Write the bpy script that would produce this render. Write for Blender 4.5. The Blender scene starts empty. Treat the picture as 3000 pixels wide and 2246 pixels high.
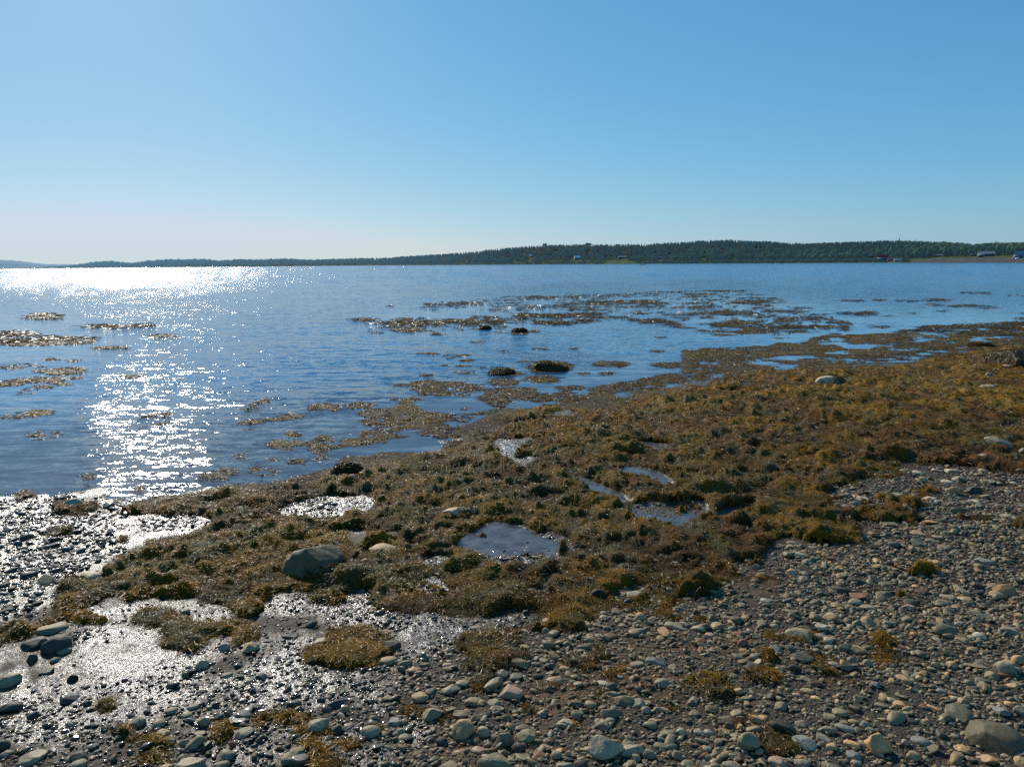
import bpy, math, random
import numpy as np
from mathutils import Matrix, Vector

rng = np.random.default_rng(7)
random.seed(7)
sc = bpy.context.scene
col = sc.collection
PI = math.pi

# ------------------------------------------------------------------ camera
F = 2080.0                       # focal length in pixels of the 3000 x 2246 photograph
CW, CH = 3000.0, 2246.0
CAMZ = 2.6
PITCH = math.atan((1123 - 772) / F)
ROLL = math.atan(0.00733)
fw = np.array([0, math.cos(PITCH), -math.sin(PITCH)])
up0 = np.array([0, math.sin(PITCH), math.cos(PITCH)])
rt0 = np.array([1.0, 0, 0])
RT = math.cos(ROLL) * rt0 - math.sin(ROLL) * up0
UP = math.sin(ROLL) * rt0 + math.cos(ROLL) * up0
CAM = np.array([0, 0, CAMZ])
cd = bpy.data.cameras.new('camera')
cam = bpy.data.objects.new('camera', cd)
col.objects.link(cam)
m = Matrix(((RT[0], UP[0], -fw[0], 0), (RT[1], UP[1], -fw[1], 0), (RT[2], UP[2], -fw[2], CAMZ), (0, 0, 0, 1)))
cam.matrix_world = m
cd.sensor_width = 36.0
cd.sensor_fit = 'HORIZONTAL'
cd.lens = 36.0 * F / CW
cd.clip_start = 0.05
cd.clip_end = 60000
sc.camera = cam


def project(x, y, z):
    dx, dy, dz = x - CAM[0], y - CAM[1], z - CAM[2]
    w = dx * fw[0] + dy * fw[1] + dz * fw[2]
    w = np.where(np.abs(w) < 1e-4, 1e-4, w)
    u = (dx * RT[0] + dy * RT[1] + dz * RT[2]) / w
    v = (dx * UP[0] + dy * UP[1] + dz * UP[2]) / w
    return 1500 + F * u, 1123 - F * v, w


def rays(px, py):
    u = (np.asarray(px, float) - 1500) / F
    v = (1123 - np.asarray(py, float)) / F
    return (fw[0] + u * RT[0] + v * UP[0], fw[1] + u * RT[1] + v * UP[1], fw[2] + u * RT[2] + v * UP[2])


# ------------------------------------------------------------------ noise
TAB = np.random.default_rng(3).random((256, 256))


def vnoise(x, y, s=0):
    x = x + s * 17.31
    y = y + s * 9.77
    xi = np.floor(x).astype(np.int64)
    yi = np.floor(y).astype(np.int64)
    fx = x - xi
    fy = y - yi
    fx = fx * fx * (3 - 2 * fx)
    fy = fy * fy * (3 - 2 * fy)
    x0 = xi & 255
    x1 = (xi + 1) & 255
    y0 = yi & 255
    y1 = (yi + 1) & 255
    a = TAB[x0, y0] + (TAB[x1, y0] - TAB[x0, y0]) * fx
    b = TAB[x0, y1] + (TAB[x1, y1] - TAB[x0, y1]) * fx
    return a + (b - a) * fy


def fbm(x, y, s=0, o=4, g=0.5):
    t = 0
    a = 1.0
    n = 0
    c, si = math.cos(0.6), math.sin(0.6)
    for k in range(o):
        t = t + a * vnoise(x, y, s + k)
        n += a
        a *= g
        x, y = (x * c - y * si) * 2.03, (x * si + y * c) * 2.03
    return t / n


def sstep(a, b, x):
    t = np.clip((x - a) / (b - a), 0, 1)
    return t * t * (3 - 2 * t)


# ------------------------------------------------------------------ the shoreline and the height of the beach
SHORE_PX = [(-1200, 1560), (-500, 1490), (0, 1462), (250, 1456), (450, 1450), (640, 1428), (820, 1408), (930, 1375), (1080, 1335),
            (1250, 1330), (1340, 1280), (1480, 1232), (1700, 1190), (1900, 1150), (2200, 1090), (2500, 1075), (2750, 1045),
            (2900, 1015), (3100, 985), (3500, 940), (4400, 900)]


def px_plane(px, py, z=0.0):
    dx, dy, dz = rays(px, py)
    t = (z - CAMZ) / dz
    return dx * t, dy * t


sp = np.array(SHORE_PX, float)
sx, sy = px_plane(sp[:, 0], sp[:, 1])
SH = np.stack([sx, sy], 1)


def shore_dist(x, y):
    """signed distance to the shoreline, positive on land"""
    best = np.full(x.shape, 1e9)
    sign = np.ones(x.shape)
    for i in range(len(SH) - 1):
        ax, ay = SH[i]
        bx, by = SH[i + 1]
        ex, ey = bx - ax, by - ay
        L2 = ex * ex + ey * ey
        t = ((x - ax) * ex + (y - ay) * ey) / L2
        lo = -1e9 if i == 0 else 0
        hi = 1e9 if i == len(SH) - 2 else 1
        t = np.clip(t, lo, hi)
        d = np.hypot(x - ax - t * ex, y - ay - t * ey)
        cr = ex * (y - ay) - ey * (x - ax)
        m_ = d < best
        best = np.where(m_, d, best)
        sign = np.where(m_, np.where(cr < 0, 1.0, -1.0), sign)
    return best * sign


def base_height(x, y):
    s = shore_dist(x, y)
    land = 0.42 * (1 - np.exp(-np.maximum(s, 0) / 8.0))
    sea = -2.0 * (1 - np.exp(np.minimum(s, 0) / 30.0))
    return np.where(s > 0, land, sea)


# ------------------------------------------------------------------ maps of the shore: painted polygons, looked up by where a ground point is seen
GW, GH = 900, 1124               # covers x -300..3300, y 0..2248, cells of 4 x 2 px
gx = (np.arange(GW) * 4 - 300 + 2)[None, :].repeat(GH, 0).astype(float)
gy = (np.arange(GH) * 2 + 1)[:, None].repeat(GW, 1).astype(float)
ZO = {'A': (0, 850, 2.212), 'B': (1000, 850, 2.212), 'C': (2000, 850, 2.212), 'D': (0, 1400, 1.957), 'E': (1000, 1400, 1.957),
      'G': (2000, 1400, 1.957), 'F': (0, 0, 1.0), 'H': (2300, 1800, 3.16), 'K': (2500, 900, 3.01)}


def zp(z, pts):
    ox, oy, s = ZO[z]
    return [(ox + p[0] / s, oy + p[1] / s) for p in pts]


def inpoly(pts):
    inside = np.zeros(gx.shape, bool)
    n = len(pts)
    j = n - 1
    for i in range(n):
        xi, yi = pts[i]
        xj, yj = pts[j]
        if yi != yj:
            c = ((yi > gy) != (yj > gy)) & (gx < (xj - xi) * (gy - yi) / (yj - yi) + xi)
            inside ^= c
        j = i
    return inside


def poly(M, z, pts, v, op='set'):
    k = inpoly(zp(z, pts))
    if op == 'set':
        M[k] = v
    else:
        M[k] = np.maximum(M[k], v)


def ell(M, z, items, v, op='set', tilt=0.0):
    ox, oy, s = ZO[z]
    for it in items:
        cx, cy = ox + it[0] / s, oy + it[1] / s
        rx, ry = it[2] / s, it[3] / s
        a = it[4] if len(it) > 4 else tilt
        dx, dy = gx - cx, gy - cy
        c, si = math.cos(a), math.sin(a)
        k = ((dx * c - dy * si) / rx) ** 2 + ((dx * si + dy * c) / ry) ** 2 < 1
        if op == 'set':
            M[k] = v
        else:
            M[k] = np.maximum(M[k], v)


def blur(M, r):
    def b1(A, ax):
        P = np.pad(A, [(r + 1, r) if i == ax else (0, 0) for i in range(2)], mode='edge')
        C = np.cumsum(P, axis=ax)
        n = A.shape[ax]
        a = np.take(C, np.arange(2 * r + 1, 2 * r + 1 + n), axis=ax)
        b = np.take(C, np.arange(0, n), axis=ax)
        return (a - b) / (2 * r + 1)
    for _ in range(2):
        M = b1(M, 1)
        M = b1(b1(M, 0), 0)
    return M


def soften(M):
    near = blur(M, 4)
    mid = blur(M, 2)
    far = M * 0.75 + 0.25 * blur(M, 1)
    t = sstep(1050, 1500, gy)
    r = far * (1 - t) + mid * t
    t = sstep(1500, 1900, gy)
    return r * (1 - t) + near * t


def look(M, px, py):
    u = np.clip((px + 300 - 2) / 4, 0, GW - 1.001)
    v = np.clip((py - 1) / 2, 0, GH - 1.001)
    ui = u.astype(int)
    vi = v.astype(int)
    fu = u - ui
    fv = v - vi
    a = M[vi, ui] * (1 - fu) + M[vi, ui + 1] * fu
    b = M[vi + 1, ui] * (1 - fu) + M[vi + 1, ui + 1] * fu
    return a * (1 - fv) + b * fv


# --- seaweed density
W = np.zeros(gx.shape)
# far streaks in the bay
poly(W, 'F', [(1250, 895), (1500, 872), (1900, 856), (2180, 850), (2300, 880), (2420, 920), (2500, 950), (2460, 985), (2250, 985), (2090, 962), (1990, 935), (1800, 915), (1500, 918), (1200, 905)], 0.24)
poly(W, 'F', [(1080, 945), (1180, 932), (1500, 930), (1760, 915), (1800, 930), (1700, 950), (1440, 962), (1280, 975), (1080, 975)], 0.26)
poly(W, 'F', [(1230, 890), (1500, 868), (2000, 852), (2180, 850), (2190, 858), (1800, 868), (1500, 880), (1250, 896)], 0.36)
poly(W, 'B', [(1640, 60), (1900, 60), (2110, 80), (2080, 110), (1750, 108), (1560, 95)], 0.50)
poly(W, 'B', [(1740, 165), (1950, 175), (2212, 215), (2212, 255), (2080, 235), (1900, 205)], 0.56)
poly(W, 'C', [(0, 230), (160, 260), (420, 240), (640, 262), (440, 285), (300, 300), (160, 290), (0, 262)], 0.58)
poly(W, 'C', [(0, 90), (120, 70), (300, 95), (330, 130), (240, 160), (0, 205)], 0.34)
ell(W, 'C', [(450, 77, 150, 14), (520, 100, 60, 8), (620, 140, 140, 8), (420, 163, 50, 12), (330, 210, 90, 14), (690, 195, 60, 8), (880, 183, 60, 9), (740, 240, 120, 8),
             (750, 270, 90, 10), (1080, 68, 110, 6), (1280, 64, 40, 5), (1480, 72, 110, 5), (1640, 64, 90, 6), (1640, 96, 60, 8), (1130, 155, 130, 8), (1190, 150, 50, 8), (1330, 166, 40, 5),
             (1490, 150, 40, 5), (1820, 104, 100, 12), (1980, 110, 80, 10), (1680, 135, 60, 8), (1900, 20, 110, 8), (2160, 36, 60, 6), (1300, 240, 40, 6), (1040, 262, 60, 6),
             (2195, 152, 40, 5), (2195, 187, 40, 5), (1440, 270, 70, 8), (640, 313, 40, 4), (270, 5, 140, 7), (90, 35, 90, 8)], 0.58)
ell(W, 'B', [(160, 192, 75, 10), (400, 205, 90, 12), (600, 212, 120, 15), (880, 207, 180, 12), (230, 270, 65, 9), (440, 258, 120, 15), (940, 175, 80, 8), (1200, 165, 80, 14), (1420, 165, 130, 12),
             (1560, 155, 110, 12), (1380, 210, 140, 12), (1580, 200, 50, 14), (1030, 243, 60, 8), (870, 252, 40, 6), (1000, 272, 110, 8), (1200, 265, 80, 10), (1150, 280, 60, 8), (620, 286, 50, 6),
             (895, 336, 50, 6), (1290, 378, 70, 7), (1500, 380, 20, 5), (1065, 395, 30, 6), (560, 412, 75, 9, -.05), (730, 420, 110, 13, -.06), (700, 440, 40, 6), (815, 457, 48, 9), (940, 463, 25, 6), (675, 488, 20, 5),
             (800, 492, 70, 7), (960, 500, 60, 8), (800, 532, 80, 13), (560, 550, 45, 8), (1080, 540, 100, 18), (1350, 495, 170, 40), (1200, 465, 60, 12), (1290, 578, 120, 25), (1050, 597, 100, 24),
             (1750, 480, 115, 22), (1730, 545, 55, 16), (1570, 540, 70, 9), (2050, 395, 45, 7), (2070, 305, 30, 4), (700, 640, 240, 48), (520, 605, 100, 18, .1), (380, 612, 35, 8), (345, 703, 40, 8),
             (1110, 665, 190, 40), (1480, 635, 100, 20), (1010, 720, 120, 35, -.2), (800, 765, 60, 15), (130, 750, 110, 25, .05), (475, 725, 100, 30), (1250, 700, 130, 35), (1450, 690, 140, 30), (230, 800, 120, 30),
             (110, 340, 10, 4), (2130, 485, 110, 18), (1900, 600, 60, 14), (330, 100, 5, 5)], 0.72)
poly(W, 'B', [(0, 960), (90, 880), (170, 820), (280, 760), (460, 740), (560, 790), (760, 800), (930, 780), (1000, 800), (780, 860), (730, 960), (640, 960), (600, 940), (420, 950), (330, 1000), (200, 1020), (60, 1010), (0, 1060)], 0.66)
poly(W, 'B', [(900, 860), (960, 770), (1350, 745), (1480, 690), (1600, 640), (1800, 590), (2000, 560), (2100, 540), (2212, 550), (2212, 1500), (900, 1500)], 0.72)
ell(W, 'A', [(280, 170, 120, 22), (700, 237, 200, 12), (930, 230, 90, 12), (90, 290, 150, 30), (250, 330, 380, 34), (1060, 300, 100, 11), (720, 375, 120, 13), (330, 450, 50, 10), (480, 457, 45, 8),
             (120, 490, 150, 24), (380, 515, 170, 34), (490, 567, 60, 9), (90, 597, 115, 28, .12), (235, 578, 70, 20), (350, 582, 60, 20), (405, 611, 50, 11), (220, 650, 115, 30, .15), (860, 560, 90, 10),
             (180, 805, 165, 26, .1), (1010, 815, 120, 16, .1), (980, 870, 125, 16, .15), (280, 940, 140, 32, .08), (1690, 735, 80, 22, .3), (1590, 765, 70, 8), (1640, 850, 130, 18, .15), (1850, 825, 130, 22, .1),
             (2100, 760, 110, 28), (1900, 930, 55, 16), (1640, 985, 60, 18), (1850, 1005, 140, 35), (1570, 1085, 50, 18), (1490, 1170, 65, 30), (1400, 1205, 110, 20), (1700, 1170, 115, 36),
             (1920, 1120, 65, 25), (2110, 1100, 100, 18), (2100, 1010, 110, 65), (560, 1200, 50, 14, .3), (950, 1285, 90, 28), (160, 1325, 75, 26), (0, 1345, 30, 20), (45, 1040, 25, 6), (1760, 1100, 40, 10)], 0.66)
# the solid carpet
poly(W, 'C', [(0, 560), (0, 380), (100, 380), (560, 360), (620, 340), (760, 345), (860, 300), (1150, 285), (1500, 275), (1560, 235), (1800, 225), (2212, 205), (3000, 190), (3000, 1500), (0, 1500)], 0.74)
poly(W, 'B', [(680, 1000), (760, 900), (1000, 800), (1300, 740), (1500, 740), (1700, 690), (1900, 660), (2212, 640), (2212, 1500), (0, 1500), (0, 1080), (180, 1070), (250, 1045), (520, 1060), (640, 1050)], 0.96)
poly(W, 'C', [(0, 640), (400, 600), (850, 500), (1500, 480), (1700, 420), (1850, 390), (2212, 330), (3000, 300), (3000, 1150), (2212, 1170), (2000, 1180), (1800, 1100), (1500, 1120), (1400, 1240), (1300, 1500), (0, 1500)], 1.0)
poly(W, 'D', [(670, 200), (850, 110), (1100, 85), (1250, 50), (1650, 15), (1850, -40), (1957, -40), (1957, 640), (1650, 650), (1500, 690), (1250, 720), (1100, 700), (900, 690), (740, 700), (620, 690),
              (370, 800), (170, 930), (0, 980), (-400, 1080), (-400, 1000), (0, 890), (200, 830), (250, 780), (300, 690), (380, 600), (620, 520), (820, 420), (800, 370), (900, 335), (1170, 312), (1220, 240), (1100, 215), (850, 215)], 0.93)
poly(W, 'E', [(0, -60), (1957, -60), (1957, 700), (1560, 700), (1500, 760), (1340, 880), (1250, 860), (1180, 790), (1100, 720), (960, 740), (830, 810), (640, 790), (560, 770), (350, 790), (130, 740), (180, 650), (0, 640)], 0.97)
poly(W, 'G', [(0, -60), (1500, -60), (1420, 60), (1330, 90), (1480, 160), (1200, 180), (1000, 250), (1080, 390), (900, 380), (620, 330), (500, 380), (440, 480), (270, 500), (260, 600), (100, 690), (0, 690)], 0.9)
poly(W, 'E', [(1560, 640), (1957, 560), (1957, 780), (1700, 800), (1540, 760)], 0.62)
poly(W, 'C', [(1380, 1130), (1500, 1040), (1800, 1080), (2050, 1200), (1950, 1438), (1300, 1438), (900, 1438), (950, 1300)], 0.55)
poly(W, 'C', [(1420, 1160), (1800, 1130), (2000, 1190), (2212, 1210), (2600, 1230), (2600, 1500), (1500, 1500), (1650, 1260), (1420, 1210)], 0.12)
ell(W, 'C', [(1450, 1350, 200, 40), (2100, 1120, 160, 45), (1600, 1300, 90, 25)], 0.85)
ell(W, 'C', [(2150, 880, 110, 30)], 0.3)
# islands and tufts
ell(W, 'D', [(900, 800, 160, 75), (1150, 865, 220, 55), (1060, 950, 130, 50), (1410, 905, 110, 55), (1420, 742, 80, 32), (700, 362, 65, 26), (340, 312, 105, 36, .2), (440, 180, 150, 45), (140, 95, 70, 20),
             (480, 812, 140, 32), (1780, 1010, 65, 38), (1880, 700, 120, 40), (1900, 960, 70, 70), (130, 320, 60, 14)], 0.9)
ell(W, 'D', [(620, 1300, 120, 45, .6), (560, 1480, 260, 60), (850, 1560, 170, 110), (1280, 1440, 100, 80), (1520, 1390, 120, 50), (1820, 1500, 140, 80), (60, 1390, 100, 45), (1700, 1390, 110, 50), (1880, 1620, 90, 60), (80, 1600, 90, 60), (900, 965, 30, 15)], 0.6)
ell(W, 'E', [(110, 990, 210, 105), (60, 900, 110, 50), (820, 980, 130, 90), (850, 1060, 150, 50), (1270, 845, 90, 50), (830, 1165, 80, 45), (400, 1330, 90, 60), (240, 1450, 90, 40), (1400, 1050, 120, 45), (1500, 1000, 70, 30),
             (1860, 770, 110, 50), (60, 1520, 90, 60), (1060, 460, 150, 35), (1120, 860, 40, 25), (920, 900, 120, 40), (1250, 500, 200, 45), (1060, 1030, 40, 20)], 0.85)
ell(W, 'G', [(120, 805, 110, 28), (1270, 690, 90, 45), (480, 1135, 110, 65), (1170, 1015, 110, 70), (830, 1110, 80, 35), (760, 1040, 80, 40), (540, 1530, 160, 80), (600, 1140, 30, 30), (1130, 930, 60, 30), (1700, 225, 120, 26),
             (1370, 270, 80, 30), (1080, 390, 80, 22), (700, 890, 70, 45), (1400, 545, 120, 30), (1920, 270, 60, 30), (500, 1030, 80, 50)], 0.72)
ST = np.zeros(gx.shape)
ell(ST, 'E', [(1250, 1280, 230, 130), (1600, 1160, 300, 100), (1800, 950, 250, 90), (700, 1560, 300, 90), (560, 1380, 120, 60), (1100, 1560, 160, 80), (1900, 1260, 120, 80), (1450, 1420, 130, 40)], 0.9)
ell(ST, 'G', [(150, 950, 260, 70), (500, 930, 200, 60), (900, 1150, 150, 60), (150, 1200, 180, 90), (320, 1400, 120, 80), (1100, 950, 120, 60), (430, 600, 160, 80), (1850, 110, 150, 50), (1650, 1640, 100, 50), (1750, 1600, 60, 40), (750, 1060, 150, 50)], 0.8)
ell(ST, 'D', [(1900, 1640, 200, 60), (1500, 1600, 100, 60), (700, 1500, 200, 60)], 0.6)
ST = blur(ST, 8)
ST0 = ST
# open water, pools and bare mud inside the carpet
PO = np.zeros(gx.shape)         # tide pools
WA = np.zeros(gx.shape)         # other openings
ell(WA, 'C', [(740, 430, 140, 17), (1130, 365, 130, 22), (960, 340, 120, 14), (1340, 486, 130, 13), (1660, 275, 160, 16), (1900, 257, 130, 9), (2070, 300, 80, 9), (1920, 315, 70, 8), (1840, 400, 60, 12), (2040, 388, 60, 12),
              (1540, 330, 60, 10), (1350, 355, 60, 8), (650, 510, 60, 12), (200, 555, 70, 14), (30, 550, 50, 16), (620, 660, 60, 10), (100, 610, 70, 18), (430, 610, 60, 14), (770, 603, 45, 14), (1020, 400, 110, 10),
              (1000, 320, 60, 10), (1550, 408, 50, 6), (1090, 450, 40, 5), (420, 420, 40, 7), (310, 655, 80, 10), (500, 665, 50, 12), (180, 470, 90, 12), (120, 500, 60, 10)], 1)
ell(WA, 'B', [(700, 735, 230, 45), (1180, 745, 130, 22), (1560, 665, 60, 18), (1830, 680, 70, 15), (400, 1010, 230, 40, .05), (740, 970, 60, 20), (1440, 800, 80, 22), (720, 870, 40, 25), (2150, 620, 60, 14)], 1)
poly(WA, 'D', [(700, 225), (900, 220), (1200, 235), (1215, 260), (1160, 310), (1000, 300), (800, 330), (690, 320)], 1)
poly(WA, 'D', [(1600, 180), (1720, 130), (1900, 95), (2130, 110), (2150, 150), (2060, 220), (1750, 240), (1640, 220)], 1)
ell(WA, 'D', [(480, 560, 110, 25), (350, 780, 10, 5)], 1)
poly(WA, 'B', [(1010, 950), (1200, 955), (1350, 955), (1170, 1010), (1130, 1060), (1310, 1085), (1170, 1150), (1060, 1080), (950, 1050)], 1)
ell(WA, 'B', [(1000, 1240, 70, 28), (80, 1370, 140, 40), (880, 1150, 30, 15)], 1)
ell(WA, 'E', [(550, 485, 100, 40), (520, 620, 110, 55), (1095, 620, 110, 55), (95, 335, 60, 40), (310, 320, 60, 20), (420, 385, 50, 20), (1310, 180, 60, 20), (1200, 560, 60, 20)], 1)
poly(WA, 'E', [(760, 490), (900, 440), (1280, 440), (1290, 370), (1130, 330), (1180, 300), (1300, 330), (1340, 400), (1280, 480), (900, 520)], 1)
PH = []                          # pool outlines
PH.append(zp('E', [(730, 330), (850, 262), (1030, 272), (1130, 330), (1270, 380), (1230, 440), (1000, 440), (900, 450), (760, 440), (650, 390)]))
PH.append(zp('E', [(1640, 180), (1760, 135), (1860, 140), (2030, 125), (2100, 140), (2105, 200), (2050, 250), (1960, 285), (1830, 280), (1700, 235)]))
PH.append(zp('G', [(175, 215), (250, 165), (400, 155), (430, 180), (370, 215), (250, 232)]))
PH.append(zp('B', [(1500, 1180), (1600, 1228), (1750, 1288), (1860, 1340), (1900, 1370), (1830, 1375), (1640, 1310), (1550, 1250)]))
PH.append(zp('B', [(1780, 1170), (1900, 1140), (2040, 1165), (2140, 1220), (2200, 1270), (2100, 1295), (2050, 1250), (1950, 1200), (1830, 1185)]))
PH.append(zp('B', [(1880, 975), (1990, 980), (2150, 1010), (2140, 1035), (2040, 1030), (1920, 1000)]))
PH.append(zp('C', [(1205, 880), (1270, 866), (1330, 878), (1300, 895), (1230, 893)]))
PH.append(zp('C', [(460, 960), (530, 948), (585, 962), (520, 975)]))
PH.append(zp('C', [(300, 1165), (420, 1158), (480, 1180), (380, 1200), (320, 1190)]))
PH.append(zp('C', [(670, 1092), (740, 1080), (775, 1098), (720, 1112)]))
for p in PH:
    k = inpoly(p)
    PO[k] = 1
PO = blur(PO, 1)
WAs = blur(WA, 1)
W = np.maximum(W, .27 * ST0)
W = soften(W) 
W = W * (1 - 0.84 * WAs) * (1 - .76 * sstep(0.1, 0.7, blur(PO, 3)))

# --- pebble density
P = np.zeros(gx.shape)
poly(P, 'D', [(-600, 1350), (500, 1400), (900, 1330), (1200, 1300), (1957, 1250), (1957, 1700), (-600, 1700)], 0.5)
poly(P, 'D', [(-600, 420), (300, 520), (250, 760), (0, 840), (-600, 900)], 0.45)
poly(P, 'E', [(0, 1150), (300, 1000), (700, 930), (1000, 880), (1200, 800), (1350, 860), (1560, 660), (1957, 500), (1957, 1700), (0, 1700)], 0.62)
poly(P, 'E', [(1350, 860), (1560, 680), (1957, 620), (1957, 760), (1500, 960)], 0.7)
poly(P, 'G', [(0, 620), (400, 480), (560, 380), (1000, 400), (1100, 250), (1500, 150), (1550, -40), (1700, -120), (3000, -100), (3000, 1700), (0, 1700)], 0.72)
poly(P, 'G', [(420, 560), (700, 400), (1050, 400), (1300, 200), (1700, 100), (2400, 150), (2400, 900), (1957, 900), (1700, 960), (1000, 880), (560, 800)], 1.0)
poly(P, 'G', [(900, 1000), (1300, 1060), (1700, 960), (2400, 900), (2400, 1300), (1600, 1300), (1300, 1200)], 0.85)
ell(P, 'G', [(430, 640, 150, 110), (480, 470, 70, 70), (1850, 110, 130, 50), (1060, 260, 60, 20), (1920, 500, 60, 60)], 0.18)
poly(P, 'G', [(550, 1150), (900, 1080), (1300, 1200), (1500, 1300), (1650, 1450), (1500, 1656), (1250, 1656), (1000, 1500), (700, 1300)], 0.34)
ell(P, 'E', [(1780, 1400, 180, 90), (1150, 1230, 130, 130)], 0.3)
poly(P, 'C', [(1500, 1130), (1700, 1130), (2000, 1200), (2600, 1200), (2600, 1500), (1500, 1500)], 0.9)
ell(P, 'C', [(2140, 885, 90, 28), (1100, 1410, 200, 30), (1600, 1120, 200, 30)], 0.6)
poly(P, 'D', [(-600, 120), (350, 90), (700, 130), (650, 330), (750, 420), (380, 560), (250, 700), (0, 860), (-600, 900)], 0.5)
ell(P, 'D', [(300, 230, 250, 50), (1000, 265, 200, 30), (1800, 170, 150, 50)], 0.4)
ell(P, 'E', [(1000, 420, 300, 60), (540, 490, 90, 40), (520, 640, 90, 50), (1090, 630, 110, 50), (200, 800, 200, 80), (1000, 850, 200, 60)], 0.4)
ell(P, 'D', [(1400, 1150, 400, 140), (300, 1300, 300, 100), (1600, 980, 300, 60), (1000, 1150, 200, 100)], 0.3)
poly(P, 'C', [(900, 1200), (1400, 1120), (2212, 1150), (2212, 1500), (800, 1500)], 0.8)
P = blur(P, 4) * (1 - sstep(0.3, 0.8, PO) * 0.8)

# --- rust-brown algal stain, grey gravel sand, wet mud
GR = np.zeros(gx.shape)
poly(GR, 'G', [(600, 1150), (900, 1100), (1500, 1150), (2600, 1100), (2600, 1800), (300, 1800), (500, 1400)], 1)
ell(GR, 'E', [(1780, 1400, 200, 90)], 1)
ell(GR, 'G', [(400, 1120, 200, 80), (1500, 760, 200, 60)], 0.8)
GR = blur(GR, 10)

# --- how wet the bare ground is
WE = np.zeros(gx.shape)
poly(WE, 'D', [(-700, 50), (500, 60), (1250, 20), (1957, -40), (2200, -40), (2200, 300), (1300, 330), (800, 420), (350, 620), (250, 800), (-700, 860)], .95)
poly(WE, 'D', [(-700, 960), (200, 960), (420, 800), (800, 690), (1957, 620), (2500, 640), (2700, 700), (2500, 1000), (2200, 1100), (2250, 1656), (-700, 1656)], .6)
poly(WE, 'D', [(430, 900), (520, 830), (700, 860), (850, 900), (1000, 1000), (1200, 1010), (1180, 1290), (1000, 1300), (700, 1250), (480, 1050)], 1.0)
ell(WE, 'D', [(1600, 740, 180, 50), (1930, 740, 120, 90), (600, 760, 260, 40, .2), (1650, 1080, 250, 90), (1950, 1230, 200, 110), (250, 1460, 220, 50, .3), (1500, 1200, 300, 90), (1800, 170, 170, 60), (1000, 260, 220, 40), (100, 1250, 90, 200)], .95)
ell(WE, 'E', [(540, 490, 110, 45), (520, 620, 120, 60), (1000, 400, 340, 130), (1090, 620, 130, 60), (560, 860, 220, 110), (1000, 800, 220, 60), (200, 780, 200, 120), (100, 1200, 160, 120), (430, 1450, 80, 80)], .8)
ell(WE, 'B', [(1150, 1050, 220, 110), (1000, 1240, 80, 40), (80, 1370, 150, 50)], .9)
ell(WE, 'E', [(1850, 200, 250, 130)], .6)
ell(WE, 'G', [(100, 240, 350, 100), (420, 470, 120, 60)], .5)
WE = blur(WE, 5)

# --- how ruffled the water is
RU = np.full(gx.shape, 1.0)
poly(RU, 'A', [(-700, 150), (400, 140), (500, 190), (0, 200), (700, 215), (1050, 240), (900, 262), (400, 262), (600, 320), (900, 330), (800, 400), (600, 430), (640, 500), (620, 600), (560, 680), (500, 760), (560, 900), (580, 1000), (600, 1200), (500, 1400), (-700, 1400)], 0.22)
poly(RU, 'A', [(850, 870), (1100, 850), (1150, 890), (1050, 930), (850, 920)], 0.25)
poly(RU, 'A', [(1350, 880), (2212, 780), (2212, 1400), (1300, 1400), (1400, 1150), (1400, 1000)], 0.4)
poly(RU, 'B', [(0, 780), (450, 720), (930, 600), (1400, 590), (1800, 570), (2212, 450), (2212, 1000), (0, 1100)], 0.08)
poly(RU, 'B', [(100, 250), (400, 120), (800, 70), (1600, 30), (2212, 0), (2212, 170), (1750, 165), (1600, 200), (1000, 240), (400, 290)], 0.3)
poly(RU, 'C', [(0, 0), (400, 0), (900, 60), (1500, 95), (2212, 110), (3000, 100), (3000, 700), (0, 700), (300, 400), (560, 330), (600, 290), (0, 260)], 0.14)
poly(RU, 'B', [(1000, 200), (1700, 190), (2212, 260), (2212, 560), (1850, 500), (1300, 300), (800, 320)], 0.45)
poly(RU, 'C', [(0, 270), (500, 300), (600, 340), (200, 370), (0, 460)], 0.4)
poly(RU, 'C', [(750, 70), (1500, 130), (1500, 190), (1000, 200), (760, 120)], 0.35)
poly(RU, 'B', [(1400, 510), (1600, 510), (2000, 470), (2000, 540), (1800, 580), (1400, 590)], 0.08)
RU = blur(RU, 9)


def weed_cover(x, y, px, py, d):
    w = look(W, px, py)
    sc_ = 1.0
    n1 = fbm(x * 2.2, y * 2.2, 11, 5, 0.6)
    n2 = fbm(x * 0.8, y * 0.8, 31, 5, 0.62)
    n2 = n2 + (fbm(x * .42, y * 1.0, 33, 5, .62) - n2) * sstep(22, 34, d)
    t = sstep(9, 20, d)
    n = n1 * (1 - t) + n2 * t
    fine = fbm(x * 7.5, y * 9.0, 37, 4, .65) - .5
    fine = fine + (fbm(x * 2.4, y * 4.2, 38, 4, .65) - .5 - fine) * sstep(14, 26, d)
    return w + ((n - 0.5) * 1.25 + fine * 1.15 * sstep(1.0, .75, w)) * (0.35 + 1.0 * sstep(1.02, 0.6, w)) * sstep(.0, .16, w) - 0.5


POOL_Z = []
for p in PH:
    a = np.array(p)
    x, y = px_plane(a[:, 0], a[:, 1], 0.15)
    for _ in range(6):
        zg = base_height(x, y)
        dx, dy, dz = rays(a[:, 0], a[:, 1])
        t = (zg.mean() - CAMZ) / dz
        x, y = dx * t, dy * t
    POOL_Z.append((float(zg.mean()), x.mean(), y.mean()))


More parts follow.
